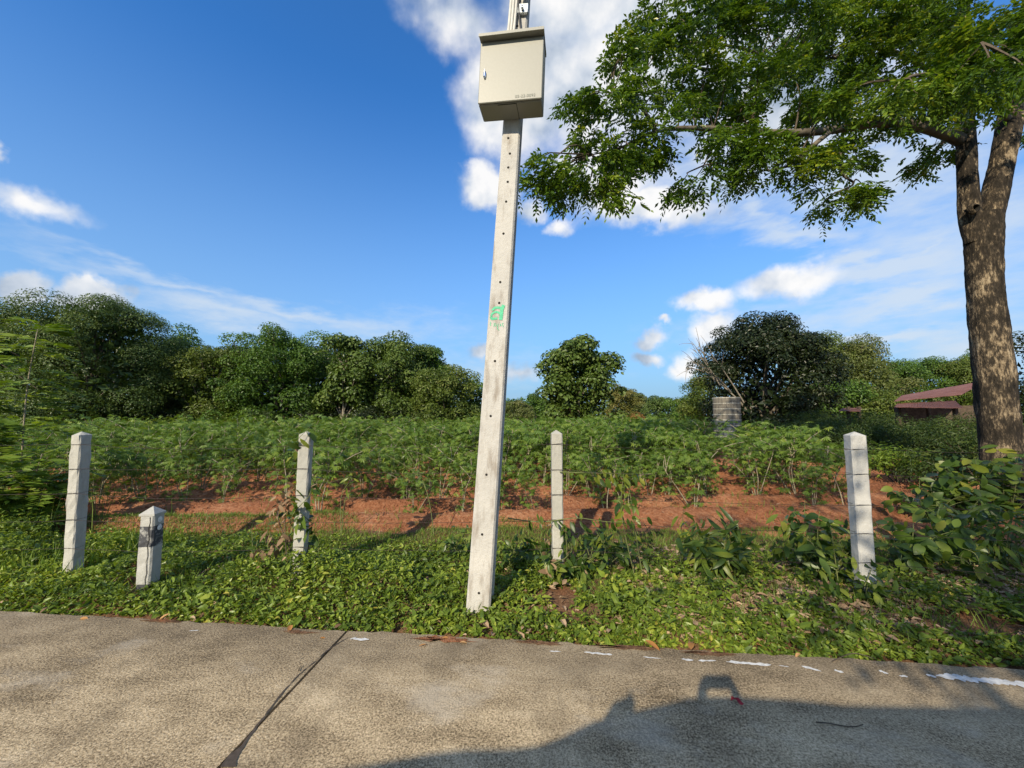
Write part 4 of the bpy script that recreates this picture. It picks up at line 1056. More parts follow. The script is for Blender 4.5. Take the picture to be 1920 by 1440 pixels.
for rank, idx in enumerate(order):
    X, Y = spots[idx]; z = float(field_z(np.array([X]), np.array([Y]))[0]) if Y < 33 else 0
    base_h = .90 + .22 * min(1, max(0, (Y - 7) / 4.0)) - .04 * min(1, max(0, (Y - 12) / 8))
    if X > -1 and Y < 14: base_h += .08
    s = base_h * g.uniform(.74, 1.20); rz = g.uniform(0, 6.28)
    if rank < 300:
        o = empty('cassava_plant', (X, Y, z), rz)
        frontrow = Y - X * math.tan(RIDGE_A) * .5 < 6.5
        if frontrow: lab = 'cassava plant in the front row beside the bare red soil'
        elif Y < 10: lab = 'cassava plant in the second to fourth row behind the front row'
        else: lab = 'cassava plant deep in the field behind the front rows'
        tag(o, lab, 'cassava', GC)
        if frontrow: frontlist.append((960 + F * X / Y, o))
        vm = vmesh[g.integers(NVAR)]; sx = s * g.uniform(.92, 1.12)
        tl = (g.normal() * .07, g.normal() * .07, 0)
        for nm, me in zip(('stem', 'foliage'), vm): dobj(nm, me, o, scale=(sx, sx, s), rot=tl)
    else:
        (SV, SF), (V, Fa, rn_) = lodv[g.integers(5)]
        c_, s_ = math.cos(rz), math.sin(rz); Rz = np.array([[c_, s_, 0], [-s_, c_, 0], [0, 0, 1]]) * s
        tr = np.array([X, Y, z]); far_parts.append((V @ Rz + tr, Fa, np.clip(rn_ + g.normal() * .08, 0, 1)))
        if rank < 700: far_st.append((SV @ Rz + tr, SF, np.zeros(len(SV))))
ords = ['first', 'second', 'third', 'fourth', 'fifth', 'sixth', 'seventh', 'eighth', 'ninth', 'tenth', 'eleventh', 'twelfth', 'thirteenth', 'fourteenth', 'fifteenth', 'sixteenth', 'seventeenth', 'eighteenth', 'nineteenth', 'twentieth']
for k_, (_, o_) in enumerate(sorted(frontlist, key=lambda q: q[0])):
    if k_ < 20: o_['label'] = f'{ords[k_]} cassava plant from the left in the front row by the red soil'
V, Fa, rn_ = join(far_parts)
ff = mobj('cassava_field', V, Fa, 'cassava', rnd=rn_); tag(ff, 'far mass of green cassava canopy below the treeline', 'cassava', kind='stuff')
V, Fa, rn_ = join(far_st); tag(mobj('stems', V, Fa, 'stem_pale', ff), kind='stuff')

# ------------------------------------------------------------------ stacked ring tank, shed
tp = at(1364, 800, 19.2); tw_ = 46 / F * 19.2 / 2
tank = empty('block_tank', (tp[0], tp[1], 0)); tag(tank, 'stacked grey concrete ring tank with white mortar lines in front of dark tree', 'tank')
ringh = .27; nr = 9
a24 = np.arange(24) * 2 * math.pi / 24
for i in range(nr):
    z0 = i * ringh; b_ = MB(); V = []
    for z, r_ in ((z0 + .012, .985), (z0 + .03, 1.0), (z0 + ringh - .055, 1.0), (z0 + ringh - .04, .985)):
        V += [(tw_ * r_ * math.cos(t), tw_ * r_ * math.sin(t), z) for t in a24]
    Fs = [(L * 24 + j, L * 24 + (j + 1) % 24, L * 24 + 24 + (j + 1) % 24, L * 24 + 24 + j) for L in range(3) for j in range(24)]
    Fs.append(tuple(range(72, 96))); b_.add(V, Fs); b_.build('concrete_ring', 'concrete_ring_dark' if i < 5 else 'concrete_ring', tank)
    b_ = MB(); V = []
    for z, r_ in ((z0 + ringh - .042, 1.012), (z0 + ringh + .008, 1.012)):
        V += [(tw_ * (r_ + .008 * math.sin(7 * t + i)) * math.cos(t), tw_ * (r_ + .008 * math.sin(7 * t + i)) * math.sin(t), z) for t in a24]
    b_.add(V, [(j, (j + 1) % 24, 24 + (j + 1) % 24, 24 + j) for j in range(24)] + [tuple(range(24, 48)), tuple(range(23, -1, -1))]); b_.build('mortar_joint', 'mortar', tank)

SY = 17.0
shed = empty('shed', at(1750, 790, SY) * np.array([1, 1, 0])); S0 = np.array(shed.location)
tag(shed, 'low open shed with rusty red sheet roof behind the bushes', 'shed')
def roof(c4, name, nsheet=9, th=.03):
    """c4: lower-left, lower-right, upper-right, upper-left world points; corrugated sheets side by side"""
    A, Bq, C, Dq = [np.array(c) - S0 for c in c4]
    for k in range(nsheet):
        u0, u1 = k / nsheet, (k + 1) / nsheet + .01
        V = []; m = 13
        for t in (0, 1):
            for i in range(m):
                u = u0 + (u1 - u0) * i / (m - 1)
                lo = A + (Bq - A) * u; hi = Dq + (C - Dq) * u; q = lo + (hi - lo) * t
                V.append(q + np.array([0, 0, .025 * math.sin(i * math.pi) + (.022 if i % 2 else 0) + .006 * (k % 2)]))
        V += [v - np.array([0, 0, th * .25]) for v in V]
        n2 = 2 * m
        Fs = [(i, i + 1, m + i + 1, m + i) for i in range(m - 1)] + [(n2 + i, n2 + m + i, n2 + m + i + 1, n2 + i + 1) for i in range(m - 1)] + [(i, n2 + i, n2 + i + 1, i + 1) for i in range(m - 1)]
        mobj(name, np.array(V), Fs, 'rust_roof', shed)
roof([at(1676, 753, SY - 1.2), at(1800, 741, SY - 2.2), at(1850, 714, SY + 3.0), at(1690, 742, SY + 3.5)], 'roof_sheet', 10)
roof([at(1676, 764, SY - 2.6), at(1805, 766, SY - 4.0), at(1790, 752, SY - 2.4), at(1682, 757, SY - 1.0)], 'lean_to_sheet', 8)
roof([at(1572, 771, SY - .5), at(1612, 772, SY - 1), at(1615, 765, SY + .6), at(1580, 766, SY + .8)], 'side_roof_sheet', 4)
for (x, y) in [(1680, SY - .8), (1740, SY - 1.6), (1796, SY - 2.2), (1700, SY + 3), (1800, SY + 3), (1684, SY - 2.3), (1790, SY - 3.6), (1590, SY), (1610, SY)]:
    q = at(x, 760, y) - S0; h = min(2.3, at(x, 758, y)[2])
    b_ = MB(); b_.box(q[0] - .05, q[0] + .05, q[1] - .05, q[1] + .05, 0, h - .1); b_.build('support_post', 'timber_dark', shed)
qa, qb = at(1690, 770, SY + 1.5) - S0, at(1850, 770, SY + .2) - S0
b_ = MB(); b_.add([(qa[0], qa[1], 0), (qb[0], qb[1], 0), (qb[0], qb[1], 2.0), (qa[0], qa[1], 2.0), (qa[0], qa[1] + .08, 0), (qb[0], qb[1] + .08, 0), (qb[0], qb[1] + .08, 2.0), (qa[0], qa[1] + .08, 2.0)],
                  [(0, 1, 2, 3), (5, 4, 7, 6), (3, 2, 6, 7), (0, 3, 7, 4), (1, 5, 6, 2)]); b_.build('back_wall', 'timber_dark', shed)

# ------------------------------------------------------------------ bushes at the right, by the shed and the tree
GB = 'weedy bushes on the right'
for i, (px, Y, h, w, mt, lab) in enumerate([
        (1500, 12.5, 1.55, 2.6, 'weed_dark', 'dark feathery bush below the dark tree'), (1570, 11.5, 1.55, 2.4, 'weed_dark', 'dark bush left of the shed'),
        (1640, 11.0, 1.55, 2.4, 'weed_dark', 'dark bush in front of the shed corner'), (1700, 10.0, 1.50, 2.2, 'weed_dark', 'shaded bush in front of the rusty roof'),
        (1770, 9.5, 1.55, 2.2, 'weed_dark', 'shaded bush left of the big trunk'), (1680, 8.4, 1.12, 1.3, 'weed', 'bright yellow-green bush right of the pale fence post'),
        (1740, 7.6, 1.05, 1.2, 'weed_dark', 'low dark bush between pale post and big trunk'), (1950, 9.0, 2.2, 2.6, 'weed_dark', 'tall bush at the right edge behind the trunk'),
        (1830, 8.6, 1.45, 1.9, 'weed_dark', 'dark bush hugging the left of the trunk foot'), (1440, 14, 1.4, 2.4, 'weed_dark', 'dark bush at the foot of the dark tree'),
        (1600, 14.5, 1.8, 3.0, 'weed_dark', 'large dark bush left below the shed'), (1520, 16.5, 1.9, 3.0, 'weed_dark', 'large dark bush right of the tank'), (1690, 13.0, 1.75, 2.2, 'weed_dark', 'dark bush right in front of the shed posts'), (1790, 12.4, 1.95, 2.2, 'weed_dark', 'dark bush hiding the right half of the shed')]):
    shrub('weed_bush', lab, px, Y, h, w, mt, .085, 400 + i, npuff=22, per=480, group=GB, aspect=.36)

# ------------------------------------------------------------------ plants with leaves one can pick out
def leaf_mesh(name, w, droop, mat, fold=.10, n=5):
    V = []; 
    for i in range(n + 1):
        t = i / n; ww = w * math.sin(math.pi * min(1, t * .93 + .05)) ** .8 * (1 - .25 * t); z = -droop * t * t
        if i in (0, n): ww = .012 if i == 0 else 0.004
        V += [(t, -ww / 2, z + fold * ww), (t, 0, z), (t, ww / 2, z + fold * ww)]
    Fs = []
    for i in range(n):
        for j in range(2): Fs.append((i * 3 + j, i * 3 + j + 1, i * 3 + 4 + j, i * 3 + 3 + j)[::-1])
    return mesh_arr(name, np.array(V), Fs, mat, smooth=True)
LM = {m: [leaf_mesh('leaf', w, d, m) for w, d in ((.42, .18), (.5, .32), (.36, .10))] for m in ('vine', 'vine_bright', 'vine_dry')}
LML = {m: [leaf_mesh('leaf', w, d, m) for w, d in ((.26, .35), (.22, .20), (.30, .5))] for m in ('vine', 'vine_bright')}
LMR = {m: [leaf_mesh('leaf', w, d, m) for w, d in ((.62, .12), (.70, .22), (.55, .08))] for m in ('vine', 'vine_bright')}
def leafy(name, label, base, stems, nleaf, size, seed, mset=LM, mat='vine', mix=(), group=None, hang=.4, cat='plant', stem_r=.006, stem_mat='stem_green', tmin=.12, spread=.03):
    """stems: list of world point lists; leaves hang along them, each a mesh of its own"""
    g = np.random.default_rng(seed); base = np.array([base[0], base[1], 0.0]); root = empty(name, base); tag(root, label, cat, group)
    paths = [smooth_path([np.array(p) - base for p in s], 14) for s in stems]
    TV, TF = tubes([(p, np.linspace(stem_r, stem_r * .35, 14)) for p in paths], 5); mobj('stem', TV, TF, stem_mat, root, smooth=True)
    for k in range(nleaf):
        pth = paths[k % len(paths)]; t = tmin + (1 - tmin) * ((k // len(paths)) + g.random()) / max(1, nleaf / len(paths)); t = min(t, .999)
        i = t * 13; j = int(i); p = pth[j] * (1 - i + j) + pth[min(j + 1, 13)] * (i - j)
        tan = pth[min(j + 1, 13)] - pth[j]; tan /= np.linalg.norm(tan) + 1e-6
        d = g.normal(size=3); d -= tan * np.dot(d, tan); d /= np.linalg.norm(d) + 1e-6
        d = d + tan * .5 + np.array([0, -.15, -hang]); d /= np.linalg.norm(d)
        up = np.array([-.35, -.5, .75]) + g.normal(size=3) * .45
        s = size * g.uniform(.6, 1.25)
        fr = frames(d[None], up[None], np.array([1.0]))[0]
        mt = mat
        for m2, pr2 in mix:
            if g.random() < pr2: mt = m2
        me = mset.get(mt, LM.get(mt))[g.integers(3)]
        o = bpy.data.objects.new('leaf', me); link(o, root)
        o.matrix_local = Matrix.Translation(Vector(p + g.normal(size=3) * spread)) @ Matrix(fr.T.tolist()).to_4x4() @ Matrix.Scale(s, 4)
    return root
def stems_fan(g, b, n, h, w, lean=(0, 0), arch=.3):
    out = []
    for i in range(n):
        a = g.uniform(0, 6.28); r = w * math.sqrt(g.random())
        tip = b + np.array([math.cos(a) * r + lean[0], math.sin(a) * r * .8 + lean[1], h * g.uniform(.55, 1.0) * (1 - .35 * (r / w) ** 2)])
        mid = (b + tip) / 2 + np.array([0, 0, arch * h * .5]) + g.normal(size=3) * .03
        out.append([b + g.normal(size=3) * np.array([.06, .06, 0]), mid, tip])
    return out
g = np.random.default_rng(61)
F1p = posts[2][0]; F2p = posts[3][0]; F3p = posts[4][0]
# vine on the second post
def spiral(p, w, z0, z1, turns, n=12, ph=0, sgn=1):
    return [np.array([p[0] + (w + .02) * 1.42 * math.cos(ph + sgn * 2 * math.pi * turns * t), p[1] + (w + .02) * 1.42 * math.sin(ph + sgn * 2 * math.pi * turns * t), z0 + (z1 - z0) * t]) for t in np.linspace(0, 1, n)]
leafy('post_vine', 'leafy vine twining up the concrete post left of the pole', F1p, [spiral(F1p, .053, 0, 1.50, 2.2, 14, 4.6), spiral(F1p, .053, 0, 1.0, 1.6, 12, 5.5, -1)], 120, .115, 1, mix=(('vine_bright', .18), ('vine_dry', .12)), hang=.9, cat='vine')
leafy('post_vine', 'withered brown vine tangle on the left of the vine-wrapped post', F1p + np.array([-.09, 0, 0]), [[F1p + np.array([-.06, -.05, .0]), F1p + np.array([-.12, -.06, .5]), F1p + np.array([-.10, -.08, .92])], [F1p + np.array([-.06, -.05, .3]), F1p + np.array([-.2, -.05, .62]), F1p + np.array([-.16, -.05, .80])]],
      60, .085, 2, mat='vine_dry', hang=1.2, cat='vine', stem_mat='twig')
q = gnd(508, 1090); leafy('dry_weed', 'drooping brown dead-leaf weed left of the vine-wrapped post', q, [[q, q + np.array([.02, 0, .3]), q + np.array([-.03, 0, .46])], [q, q + np.array([-.08, 0, .2]), q + np.array([-.12, -.03, .30])]], 34, .11, 3, mat='vine_dry', hang=1.5, stem_mat='twig')
leafy('wire_vine', 'green vine sprays at the foot of the vine-wrapped post', F1p + np.array([.12, 0, 0]), stems_fan(g, F1p + np.array([.12, 0, 0]), 6, .42, .35), 60, .075, 4, hang=.4, cat='vine')
q = gnd(484, 1075); leafy('seedling', 'thin seedling with pale leaves left of the vine-wrapped post', q, stems_fan(g, q, 3, .62, .2), 26, .085, 5, mix=(('vine_bright', .3),), hang=.6)
q = gnd(640, 1010); leafy('seedling', 'slender seedling with yellow-green leaves right of the vine-wrapped post', q, [[q, at(640, 930, q[1]), at(660, 895, q[1]), at(618, 905, q[1])], [q, at(650, 930, q[1]), at(690, 900, q[1])]], 22, .12, 6, mset=LML, mix=(('vine_bright', .5),), hang=.5, tmin=.45)
q = gnd(815, 1010); leafy('seedling', 'tall thin seedling with few curled leaves left of the pole', q, [[q, at(800, 920, q[1]), at(765, 850, q[1]), at(748, 825, q[1])], [q, at(790, 900, q[1]), at(700, 840, q[1])]], 18, .10, 7, mset=LML, mix=(('vine_bright', .5),), hang=.7, tmin=.4)
# vine along a wire beside the pole and the bush under it
w1 = [np.array([F2p[0] + x, F2p[1] - .07, .60 + .02 * math.sin(x * 9)]) for x in np.linspace(-.48, .85, 9)]
leafy('wire_vine', 'row of drooping leaves hanging from a wire through the slim post', F2p + np.array([0, -.07, 0]), [w1, [F2p + np.array([.07, -.07, 0]), F2p + np.array([.08, -.07, .3]), F2p + np.array([.06, -.07, .6])]], 54, .09, 8, hang=1.6, cat='vine')
w2 = [np.array([F2p[0] + x, F2p[1] - .07, 1.05 - .03 * x]) for x in np.linspace(.02, .78, 6)]
leafy('wire_vine', 'bright yellow-green leaves dangling from the wire right of the slim post', F2p + np.array([.4, -.07, 0]), [w2, [at(1205, 1080, F2p[1]), at(1192, 1000, F2p[1]), at(1182, 930, F2p[1]), at(1172, 880, F2p[1])], [at(1190, 1080, F2p[1]), at(1165, 960, F2p[1]), at(1172, 870, F2p[1])]], 58, .105, 9, mat='vine', mix=(('vine_bright', .45),), hang=1.5, cat='vine', tmin=.3)
leafy('post_vine', 'dense vine wrapped round the foot of the slim post', F2p + np.array([0, -.06, 0]), [spiral(F2p, .08, 0, .50, 1.5), spiral(F2p, .10, 0, .42, 1.2, 12, 2.0, -1)] + stems_fan(g, F2p + np.array([0, -.08, 0]), 6, .42, .24), 160, .095, 10, mix=(('vine_dry', .12),), hang=.8, cat='vine')
q = gnd(1130, 1082); leafy('weed_shrub', 'leafy green weed shrub between slim post and lance-leaved shrub', q, stems_fan(g, q, 10, .55, .42), 190, .105, 11, mix=(('vine_bright', .06),), hang=.6)
q = gnd(960, 1075); leafy('weed_shrub', 'low green weed directly right of the pole foot', q, stems_fan(g, q, 8, .42, .30), 140, .08, 12, hang=.4)
q = gnd(862, 1050); leafy('weed_shrub', 'low green weed directly left of the pole', q, stems_fan(g, q, 7, .46, .26), 120, .08, 13, hang=.4)
q = gnd(1335, 1088); leafy('weed_shrub', 'lance-leaved green shrub in front of the red soil', q, stems_fan(g, q, 14, .66, .40), 230, .18, 14, mset=LML, mix=(('vine_bright', .08),), hang=.35)
leafy('weed_shoot', 'single yellow-green shoot standing above the lance-leaved shrub', gnd(1278, 1080), [[gnd(1278, 1080), at(1275, 1020, gnd(1278, 1080)[1]), at(1282, 955, gnd(1278, 1080)[1])]], 12, .13, 15, mset=LML, mat='vine_bright', hang=1.2, tmin=.6)
q = gnd(1545, 1098); leafy('broadleaf_shrub', 'broad-leaved dark green shrub left of the pale fence post', q, stems_fan(g, q, 18, .82, .42, (-.02, 0)), 290, .135, 16, mix=(('vine_bright', .04),), hang=.7)
q = gnd(1610, 1135); leafy('weed_shrub', 'dark weeds covering the foot of the pale fence post', q, stems_fan(g, q, 7, .34, .26), 100, .10, 17, hang=.5)
# the big-leaved bush mass round the trunk
for i, (px, py, h, w, nst, nlf, sz, lab) in enumerate([
        (1700, 1075, .62, .5, 14, 150, .13, 'shaded broad-leaved bush right of the pale fence post'), (1790, 1062, .85, .5, 14, 160, .15, 'large-leaved bush in front of the big trunk'),
        (1880, 1070, .95, .5, 14, 160, .15, 'large-leaved bush at the right edge below the trunk'), (1820, 985, 1.18, .6, 14, 150, .19, 'tall big-leaved bush against the left of the trunk'),
        (1905, 985, 1.25, .6, 12, 130, .18, 'tall bush in front of the trunk at the right edge'), (1740, 985, .75, .6, 14, 150, .14, 'low shaded bush behind the pale post near the soil'),
        (1830, 1105, .42, .35, 8, 60, .11, 'low sprays with round sunlit leaves near the road at right')]):
    q = gnd(px, py); leafy('broadleaf_bush', lab, q, stems_fan(g, q, nst, h, w), nlf, sz, 70 + i, mset=LMR if i != 2 else LML, mix=(('vine_bright', .07 if i < 6 else .5),), hang=.5, group='broad-leaved bushes under the big tree')

# ------------------------------------------------------------------ tall feathery weeds at the left edge
def feathery(name, label, base, stems, per, seed, L=.45, lf=.05, mat='weed', stem_mat='stem_pale', r0=.013, group=None):
    g = np.random.default_rng(seed); base = np.array([base[0], base[1], 0]); root = empty(name, base); tag(root, label, 'weed', group)
    paths = [smooth_path([np.array(p) - base for p in s], 16) for s in stems]; tb = [(p, np.linspace(r0, r0 * .4, 16)) for p in paths]
    LPs, LDs, LUs, LSs, LRs, ra = [], [], [], [], [], []
    for pth in paths:
        for k in range(per):
            t = .22 + .78 * ((k + g.random()) / per) ** .8; i = min(t, .999) * 15; j = int(i); p = pth[j] * (1 - i + j) + pth[j + 1] * (i - j)
            a = g.uniform(0, 6.28); d = np.array([math.cos(a), math.sin(a), .35 + .5 * (t > .9)]); d /= np.linalg.norm(d); ll = L * g.uniform(.6, 1.1)
            tone = np.clip(g.normal(.5, .2), 0, 1); sd = np.cross([0, 0, 1.0], d); sd /= np.linalg.norm(sd)
            rp = np.array([p + d * ll * x + np.array([0, 0, -.55 * ll * x * x]) for x in np.linspace(0, 1, 5)]); ra.append((rp, np.full(5, .0025)))
            for x in np.linspace(.2, 1, 11):
                c = p + d * ll * x + np.array([0, 0, -.55 * ll * x * x])
                for s_ in (-1, 1):
                    LPs.append(c); LDs.append(sd * s_ + d * .6 + np.array([0, 0, -.3]) + g.normal(size=3) * .12); LUs.append(np.array([0, -.3, 1.0]) + g.normal(size=3) * .35); LSs.append(lf * 2.9 * g.uniform(.7, 1.2) * (1.15 - .5 * abs(x - .5))); LRs.append(tone)
    LPs, LDs, LUs, LSs, LRs = map(np.array, (LPs, LDs, LUs, LSs, LRs))
    V, Fa, rn_ = scatter(T_rhomb(.30, .03, .5), frames(LDs, LUs, LSs), LPs, LRs)
    TV, TF = tubes(tb, 6); mobj('stem', TV, TF, stem_mat, root, smooth=True)
    TV, TF = tubes(ra, 3); mobj('leaf_stalks', TV, TF, 'stem_green', root)
    tag(mobj('foliage', V, Fa, mat, root, rnd=rn_), kind='stuff')
Yl = 5.4
q = at(40, 960, Yl)
feathery('tall_weed', 'tallest feathery weed sapling with pale stem at the left edge', q, [[q * np.array([1, 1, 0]), at(42, 840, Yl), at(52, 720, Yl), at(72, 612, Yl)]], 44, 1, .55, .055, 'weed')
for i, (px, Y, yt, mt, lab) in enumerate([(-50, 5.2, 720, 'weed', 'feathery weed at the very left edge of the picture'), (70, 5.1, 850, 'weed', 'lower feathery weed before the tallest sapling'), (-10, 4.8, 860, 'weed', 'low feathery weed by the left grass clump')]):
    b0 = at(px, 980, Y) * np.array([1, 1, 0]); hh = at(px, yt, Y)[2]; gg = np.random.default_rng(500 + i)
    feathery('tall_weed', lab, b0, [[b0, b0 + np.array([gg.normal() * .1, 0, hh * .5]), b0 + np.array([gg.normal() * .2, gg.normal() * .2, hh * f])] for f in (1, .8, .6)], 20, 510 + i, .45, .05, mt)

# ------------------------------------------------------------------ ground cover, grass, litter
def road_xy(u, v): return RE[:2] + np.outer(u, rd[:2]) + np.outer(v, rn[:2])
g = np.random.default_rng(91)
n = 98000
u = g.uniform(-7.6, 5.6, n); v = g.beta(1.1, 1.7, n) * 1.95 - .02
dens = fbm(u * 1.3 + 5, v * 1.6 + 3, 14) + .42 * (fbm(u * 7, v * 7, 31, 2) - .37)
keep = dens + .22 * (v < .30) - .14 * np.clip((u - 1.5) / 1.5, 0, 1) * (v > .22) > .355 - .05 * (u < .3) - .0 * v
keep &= (v > .02 + .14 * fbm(u * 2.5, u * 0, 6) - .07)
u, v = u[keep], v[keep]; n = len(u)
xy = road_xy(u, v)
tall = np.clip((v - .40) / .35, 0, 1) * np.clip((1.55 - v) / .3, 0, 1) * np.clip(fbm(u * 1.5 + 9, v * 1.8, 23) - .42, 0, 1) * 1.0
mound = .025 + .17 * np.clip(fbm(u * 4.5, v * 5.5, 17) - .22, 0, 1) + tall
mound *= np.clip(v / .12, .35, 1)
z = mound * g.random(n) ** .7 + np.maximum(vz(u, v), -.01) + .004
Pn = np.stack([xy[:, 0], xy[:, 1], z], 1)
a = g.uniform(0, 6.28, n); el = g.uniform(-.5, .95, n)
dr = np.stack([np.cos(a) * np.cos(el), np.sin(a) * np.cos(el), np.sin(el)], 1)
tone = np.clip(.34 + .75 * (fbm(u * 1.6, v * 2.4, 41) - .45) + g.normal(0, .19, n), 0, 1)
V, Fa, rn_ = scatter(T_ovate(.50, .12, .15), frames(dr, np.array([0, 0, 1.0]) + g.normal(size=(n, 3)) * .55, g.gamma(6, .0060, n)), Pn, tone)
tag(mobj('ground_cover', V, Fa, 'cover', rnd=rn_), 'low leafy green ground cover filling the verge along the road', 'ground cover', kind='stuff')

def blades(name, label, u, v, hmin, hmax, mat, seed, lean=.5, w=.05):
    g = np.random.default_rng(seed); n = len(u); xy = road_xy(u, v)
    a = g.uniform(0, 6.28, n); L = g.uniform(hmin, hmax, n); l = g.uniform(.1, lean, n)
    d = np.stack([np.cos(a) * l, np.sin(a) * l, np.ones(n)], 1)
    tv = np.array([(0, -w / 2, 0), (0, w / 2, 0), (.55, w * .38, .04), (.55, -w * .38, .04), (1, 0, .16)]); tf = np.array([(0, 1, 2), (0, 2, 3), (3, 2, 4)])
    V, Fa, rr = scatter((tv, tf), frames(d, unit(n, g), L), np.stack([xy[:, 0], xy[:, 1], np.maximum(vz(u, v), field_z(xy[:, 0], xy[:, 1]) * (xy[:, 1] > 4.3) - .06 * (xy[:, 1] <= 4.3)) - .006], 1), np.clip(g.normal(.4, .22, n), 0, 1))
    tag(mobj(name, V, Fa, mat, rnd=rr), label, 'grass', kind='stuff')
n = 95000; u = g.uniform(-8, 7, n); v = g.uniform(.8, 2.75, n); k = fbm(u * 1.1, v * 1.3, 55) > .27 + .24 * np.clip((v - 2.3) / .45, 0, 1) - .1 * np.clip((1.5 - v), 0, 1)
blades('grass', 'short thin grass between the verge and the red soil', u[k], v[k], .025, .075, 'grass', 92, .9, .11)
n = 5000; u = g.uniform(-8, -3.0, n); v = g.uniform(.15, 1.7, n); k = fbm(u * 1.2, v * 1.3, 58) > .38
blades('tall_grass', 'taller grass tufts round the left fence post', u[k], v[k], .10, .28, 'weed', 93, .8, .045)
n = 900; u = g.normal(-5.9, .55, n); v = np.abs(g.normal(1.3, .5, n))
blades('seed_grass', 'straw-coloured upright grass stems at the left edge', u, v, .3, .75, 'grass', 94, .25, .014)
n = 14000; u = g.uniform(-7.6, 6, n); v = g.uniform(.06, 1.5, n); k = fbm(u * 1.4, v * 1.5, 63) > .46
blades('verge_grass', 'grass blades mixed into the leafy verge', u[k], v[k], .05, .17, 'grass', 96, 1.1, .045)
# weeds in the field
n = 9000; X = g.uniform(-12, 10, n); Y = 5.0 + g.gamma(1.2, 1.6, n); k = fbm(X * .8, Y * 1.2, 71) > .56
xy_uv = np.stack([X, Y], 1)[k] - RE[:2]
blades('soil_grass', 'sparse green grass wisps on the red soil', xy_uv @ rd[:2], xy_uv @ rn[:2], .04, .13, 'grass', 95, .9, .07)

# dead leaf litter on the verge, most of it on the right
n = 8000; u = np.concatenate([g.uniform(1.9, 6.5, 7000), g.uniform(-6, 2, 1000)]); v = np.concatenate([.12 + 2.0 * g.beta(1.5, 2.2, 7000), g.uniform(-.02, 1.2, 1000)])
k = fbm(u * 1.5, v * 2, 81) > .38; u, v = u[k], v[k]; n = len(u); xy = road_xy(u, v)
a = g.uniform(0, 6.28, n); d = np.stack([np.cos(a), np.sin(a), g.normal(0, .18, n)], 1)
V, Fa, rr = scatter(T_ovate(.5, .16, .12), frames(d, np.array([0, 0, 1.0]) + g.normal(size=(n, 3)) * .3, g.uniform(.03, .085, n)), np.stack([xy[:, 0], xy[:, 1], vz(u, v) + .012 + .05 * g.random(n) ** 2], 1), g.random(n))
tag(mobj('leaf_litter', V, Fa, 'litter', rnd=rr), 'dry brown leaf litter under the tree on the right verge', 'leaf litter', kind='stuff')
# straw on the soil
n = 2600; X = g.uniform(-10, 9, n); Y = 4.6 + g.gamma(1.5, 1.0, n); a = g.uniform(0, 6.28, n)
V, Fa, rr = scatter(T_rhomb(.07, .0, .5), frames(np.stack([np.cos(a), np.sin(a), g.normal(0, .1, n)], 1), np.array([0, 0, 1.0]) + g.normal(size=(n, 3)) * .2, g.uniform(.03, .14, n)), np.stack([X, Y, field_z(X, Y) + .018], 1), .5 + .5 * g.random(n))
tag(mobj('straw', V, Fa, 'litter', rnd=rr), 'pale straw bits scattered over the red soil', 'straw', kind='stuff')

# single fallen leaves on the road edge
lme = [leaf_mesh('leaf', w, d, 'fallen', .25) for w, d in ((.45, .12), (.6, .2), (.35, .05))]
fl = [(545, 1172, .09, 'large yellow-brown fallen leaf on the road edge left of the joint'), (320, 1156, .07, 'fallen brown leaf at the road edge below the marker post'), (1210, 1206, .13, 'largest orange fallen leaf at the edge of the ground cover'),
      (1296, 1218, .11, 'orange fallen leaf lying just right of the largest one'), (862, 1205, .06, 'curled orange leaf near the red earth patch'), (800, 1208, .06, 'small rust leaf on the red earth patch'), (600, 1196, .05, 'small fallen leaf on the slab near the joint top'),
      (830, 1196, .05, 'rust leaf at the weed edge below the pole'), (1135, 1192, .05, 'small orange leaf in the weeds right of the pole'), (1500, 1225, .06, 'orange leaf at the weed edge left of the pale post'), (150, 1160, .06, 'yellowish leaf at the road edge on the left'), (1430, 1218, .05, 'small leaf between two paint remains at right')]
for i, (px, py, s, lab) in enumerate(fl):
    gg = np.random.default_rng(600 + i); p = gnd(px, py, .036)
    onroad = np.dot(p - RE, rn) < 0
    o = dobj('fallen_leaf', lme[i % 3], None, (p[0], p[1], .036 + (.0 if onroad else .02)), (gg.normal() * .12, gg.normal() * .12, gg.uniform(0, 6.28)), (s, s, s)); tag(o, lab, 'leaf', 'fallen leaves on the road edge')
# red scrap, twigs, pebble
p = gnd(1383, 1318, .035); gg = np.random.default_rng(3)
V = []; 
for i in range(6):
    for j in range(4): V.append((-.03 + i * .012, -.014 + j * .009 + .01 * math.sin(i), .004 + .012 * abs(math.sin(i * .9 + j * .7)) + .004 * gg.random()))
o = mobj('red_scrap', np.array(V), [(i * 4 + j, i * 4 + j + 1, i * 4 + j + 5, i * 4 + j + 4) for i in range(5) for j in range(3)], 'red_scrap'); o.location = p; o.rotation_euler = (0, 0, -.7)
tag(o, 'crumpled red petal or scrap lying in the shadow on the road', 'scrap')
for i, (pp, lab) in enumerate([([(1530, 1354), (1555, 1356), (1580, 1361), (1605, 1362), (1618, 1358)], 'thin curved dark twig lying on the shaded road'), ([(560, 1258), (562, 1252), (566, 1248)], 'tiny dark twig on the slab left of the joint'), ([(1560, 1240), (1600, 1225), (1640, 1235)], 'dry stick at the road edge below the pale post')]):
    pts = smooth_path([gnd(a1, b1, .037) for a1, b1 in pp], 14); V, Fa = tube_arr(pts - pts[0], np.linspace(.003, .002, 14), 6)
    o = mobj('fallen_twig', V, Fa, 'twig', smooth=True); o.location = pts[0]; tag(o, lab, 'twig', 'twigs on the road')
